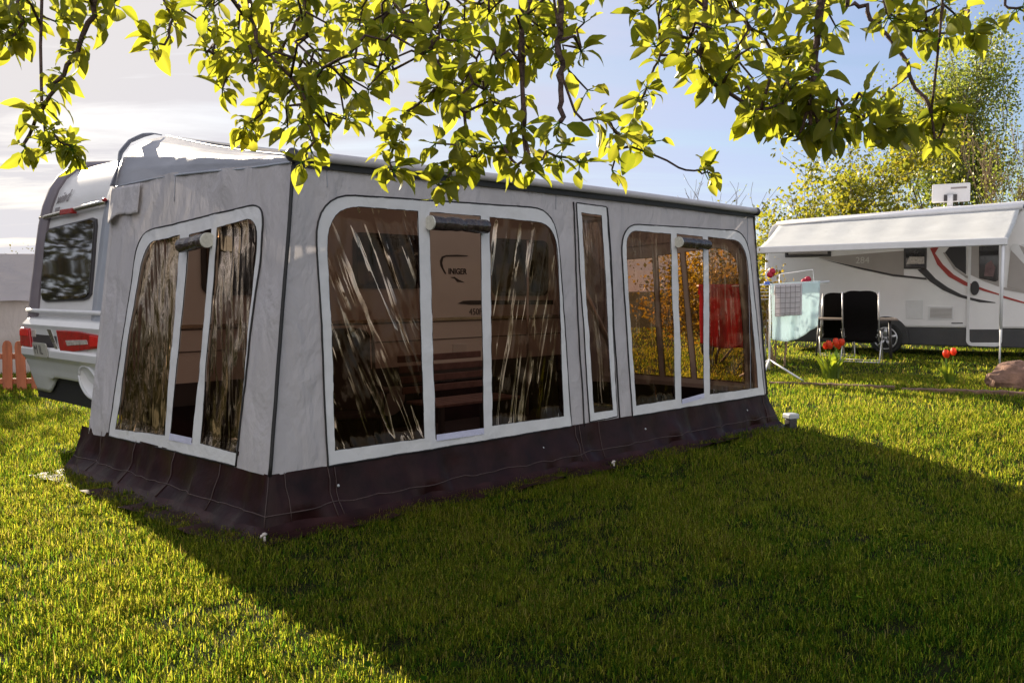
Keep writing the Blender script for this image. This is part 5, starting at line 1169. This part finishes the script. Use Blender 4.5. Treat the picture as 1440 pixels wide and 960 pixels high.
    T([(1155, -60, 1.8), (1148, 60, 1.8), (1140, 140, 1.78), (1165, 190, 1.78)], 0.010, 0.005, 0.8)
    T([(1140, 130, 1.78), (1190, 150, 1.8), (1235, 172, 1.82), (1265, 180, 1.82)], 0.008, 0.003, 1.7)
    T([(1140, 138, 1.78), (1100, 145, 1.78), (1060, 165, 1.76)], 0.007, 0.003, 1.4)
    T([(1190, -50, 2.0), (1215, 12, 2.0), (1240, 40, 1.98), (1275, 90, 1.95), (1310, 160, 1.92)], 0.009, 0.005, 0.25, 8)
    T([(1310, 158, 1.92), (1335, 150, 1.92)], 0.005, 0.003, 3.0)
    T([(1255, -40, 2.0), (1270, 25, 2.0), (1300, 45, 2.0), (1370, 44, 2.0)], 0.006, 0.0025, 1.0)
    T([(1420, -60, 1.6), (1438, 10, 1.6)], 0.005, 0.0025, 0.6)
    zones = [((0, 175, -30, 50), 20, (1.8, 2.2)), ((285, 560, -30, 105), 74, (1.75, 2.4)), ((300, 400, 60, 150), 8, (1.9, 2.2)), ((400, 530, 100, 190), 14, (1.8, 2.1)), ((540, 830, -30, 85), 64, (1.75, 2.4)),
             ((640, 830, 80, 150), 18, (1.8, 2.2)), ((590, 745, 195, 235), 4, (1.8, 2.0)), ((905, 1060, -30, 120), 34, (1.8, 2.3)), ((1060, 1270, -30, 40), 16, (1.8, 2.3)), ((1040, 1240, 100, 165), 20, (1.7, 2.1)),
             ((1280, 1350, 145, 170), 3, (1.85, 1.95)), ((1260, 1400, -20, 40), 6, (1.8, 2.1)), ((860, 990, 185, 240), 3, (1.9, 2.05)), ((1150, 1180, 170, 185), 2, (1.7, 1.8))]
    for (x0, x1, y0, y1), n, (d0, d1) in zones:
        for _ in range(n):
            q = at(rr.uniform(x0, x1), rr.uniform(y0, y1), rr.uniform(d0, d1)); nb = min(segs, key=lambda s: (s-q).length)
            dv = q-nb
            if dv.length > 0.03: 
                mid = nb.lerp(q, 0.5)+Vector((rr.gauss(0, .015), rr.gauss(0, .015), 0.02)); put([nb, mid, q], 0.0035, 0.002, 5)
            spurs.append((q, dv.normalized() if dv.length > 1e-4 else Vector((0, 0, -1)), 1.0))
    mb.build('branches', M['bark'], t, smooth=True, clean=False)
    # leaves
    nl = 7; V = []; F = []; rnds = []; pet = MB()
    def leaf(p, d, nrm, L0, wd, curl, fold, rv, twist):
        d = d.normalized(); s = d.cross(nrm)
        if s.length < 1e-3: s = d.orthogonal()
        s.normalize(); nrm = s.cross(d).normalized(); o = len(V)
        for i in range(nl+1):
            tt = i/nl; a = curl*tt; c = p + d*(L0*(math.sin(a)/curl if abs(curl) > 1e-3 else tt)) - nrm*(L0*((1-math.cos(a))/curl if abs(curl) > 1e-3 else 0))
            w_ = wd*(math.sin(math.pi*min(1, tt**0.78))**0.85) if 0 < tt < 1 else 0.0006
            tw = twist*tt; s2 = s*math.cos(tw)+nrm*math.sin(tw); n2 = nrm*math.cos(tw)-s*math.sin(tw)
            rip = 0.10*w_*math.sin(i*2.4+rv*20)
            V.extend([c-s2*w_+n2*(fold*w_+rip), c-s2*w_*0.5+n2*(fold*w_*0.35), c, c+s2*w_*0.5+n2*(fold*w_*0.35), c+s2*w_+n2*(fold*w_-rip)]); rnds.extend([rv+0.02*math.sin(i*3), rv, min(1, rv+0.32), rv, rv+0.02*math.cos(i*5)])
        for i in range(nl):
            for j in range(4): F.append((o+i*5+j, o+i*5+j+1, o+(i+1)*5+j+1, o+(i+1)*5+j))
    for (p, d, k) in spurs:
        n = rr.randint(4, 7)
        for q in range(n):
            a = rr.uniform(0, 6.28); ortho = d.orthogonal().normalized(); o2 = d.cross(ortho)
            out = (ortho*math.cos(a)+o2*math.sin(a)); dv = (out*rr.uniform(0.5, 1.0)+d*rr.uniform(0.0, 0.6)+Vector((0, 0, rr.uniform(-0.55, 0.45)))).normalized()
            small = rr.random() < 0.3
            L0 = rr.uniform(0.020, 0.032) if small else rr.uniform(0.036, 0.062)
            pl = rr.uniform(0.006, 0.02); b = p+dv*pl
            nr = (Vector((0, 0, 1))+Vector((rr.gauss(0, .55), rr.gauss(0, .55), rr.gauss(0, .3)))).normalized()
            pet.tube([p-base, b-base], 0.0011, 4, cap=False)
            leaf(b-base, dv, nr, L0, L0*rr.uniform(0.20, 0.30), rr.uniform(-0.2, 1.9), rr.uniform(0.05, 0.8), min(1, max(0, rr.gauss(0.5, 0.25))), rr.gauss(0, 0.4))
    Vn = np.array([tuple(q) for q in V]); Fn = np.array(F)
    fo = np_mesh('foliage', Vn, Fn.ravel(), np.full(len(Fn), 4), M['appleleaf'], t, attr=np.array(rnds), smooth=True)
    pet.build('leaf_stalks', M['tulipleaf'], t, clean=False)
    print('apple leaves', len(Fn)//(nl*4), 'spurs', len(spurs))
make_apple()

# ------------------------------------------------------------------ camera
cd = D.cameras.new('camera'); co = D.objects.new('camera', cd); COL.objects.link(co); SC.camera = co
cd.sensor_fit = 'HORIZONTAL'; cd.sensor_width = 36.0; cd.lens = FOC*36.0/1440; cd.clip_start = 0.05; cd.clip_end = 3000
co.location = (0, 0, CH); co.rotation_euler = (R(90)-TH, 0, 0)
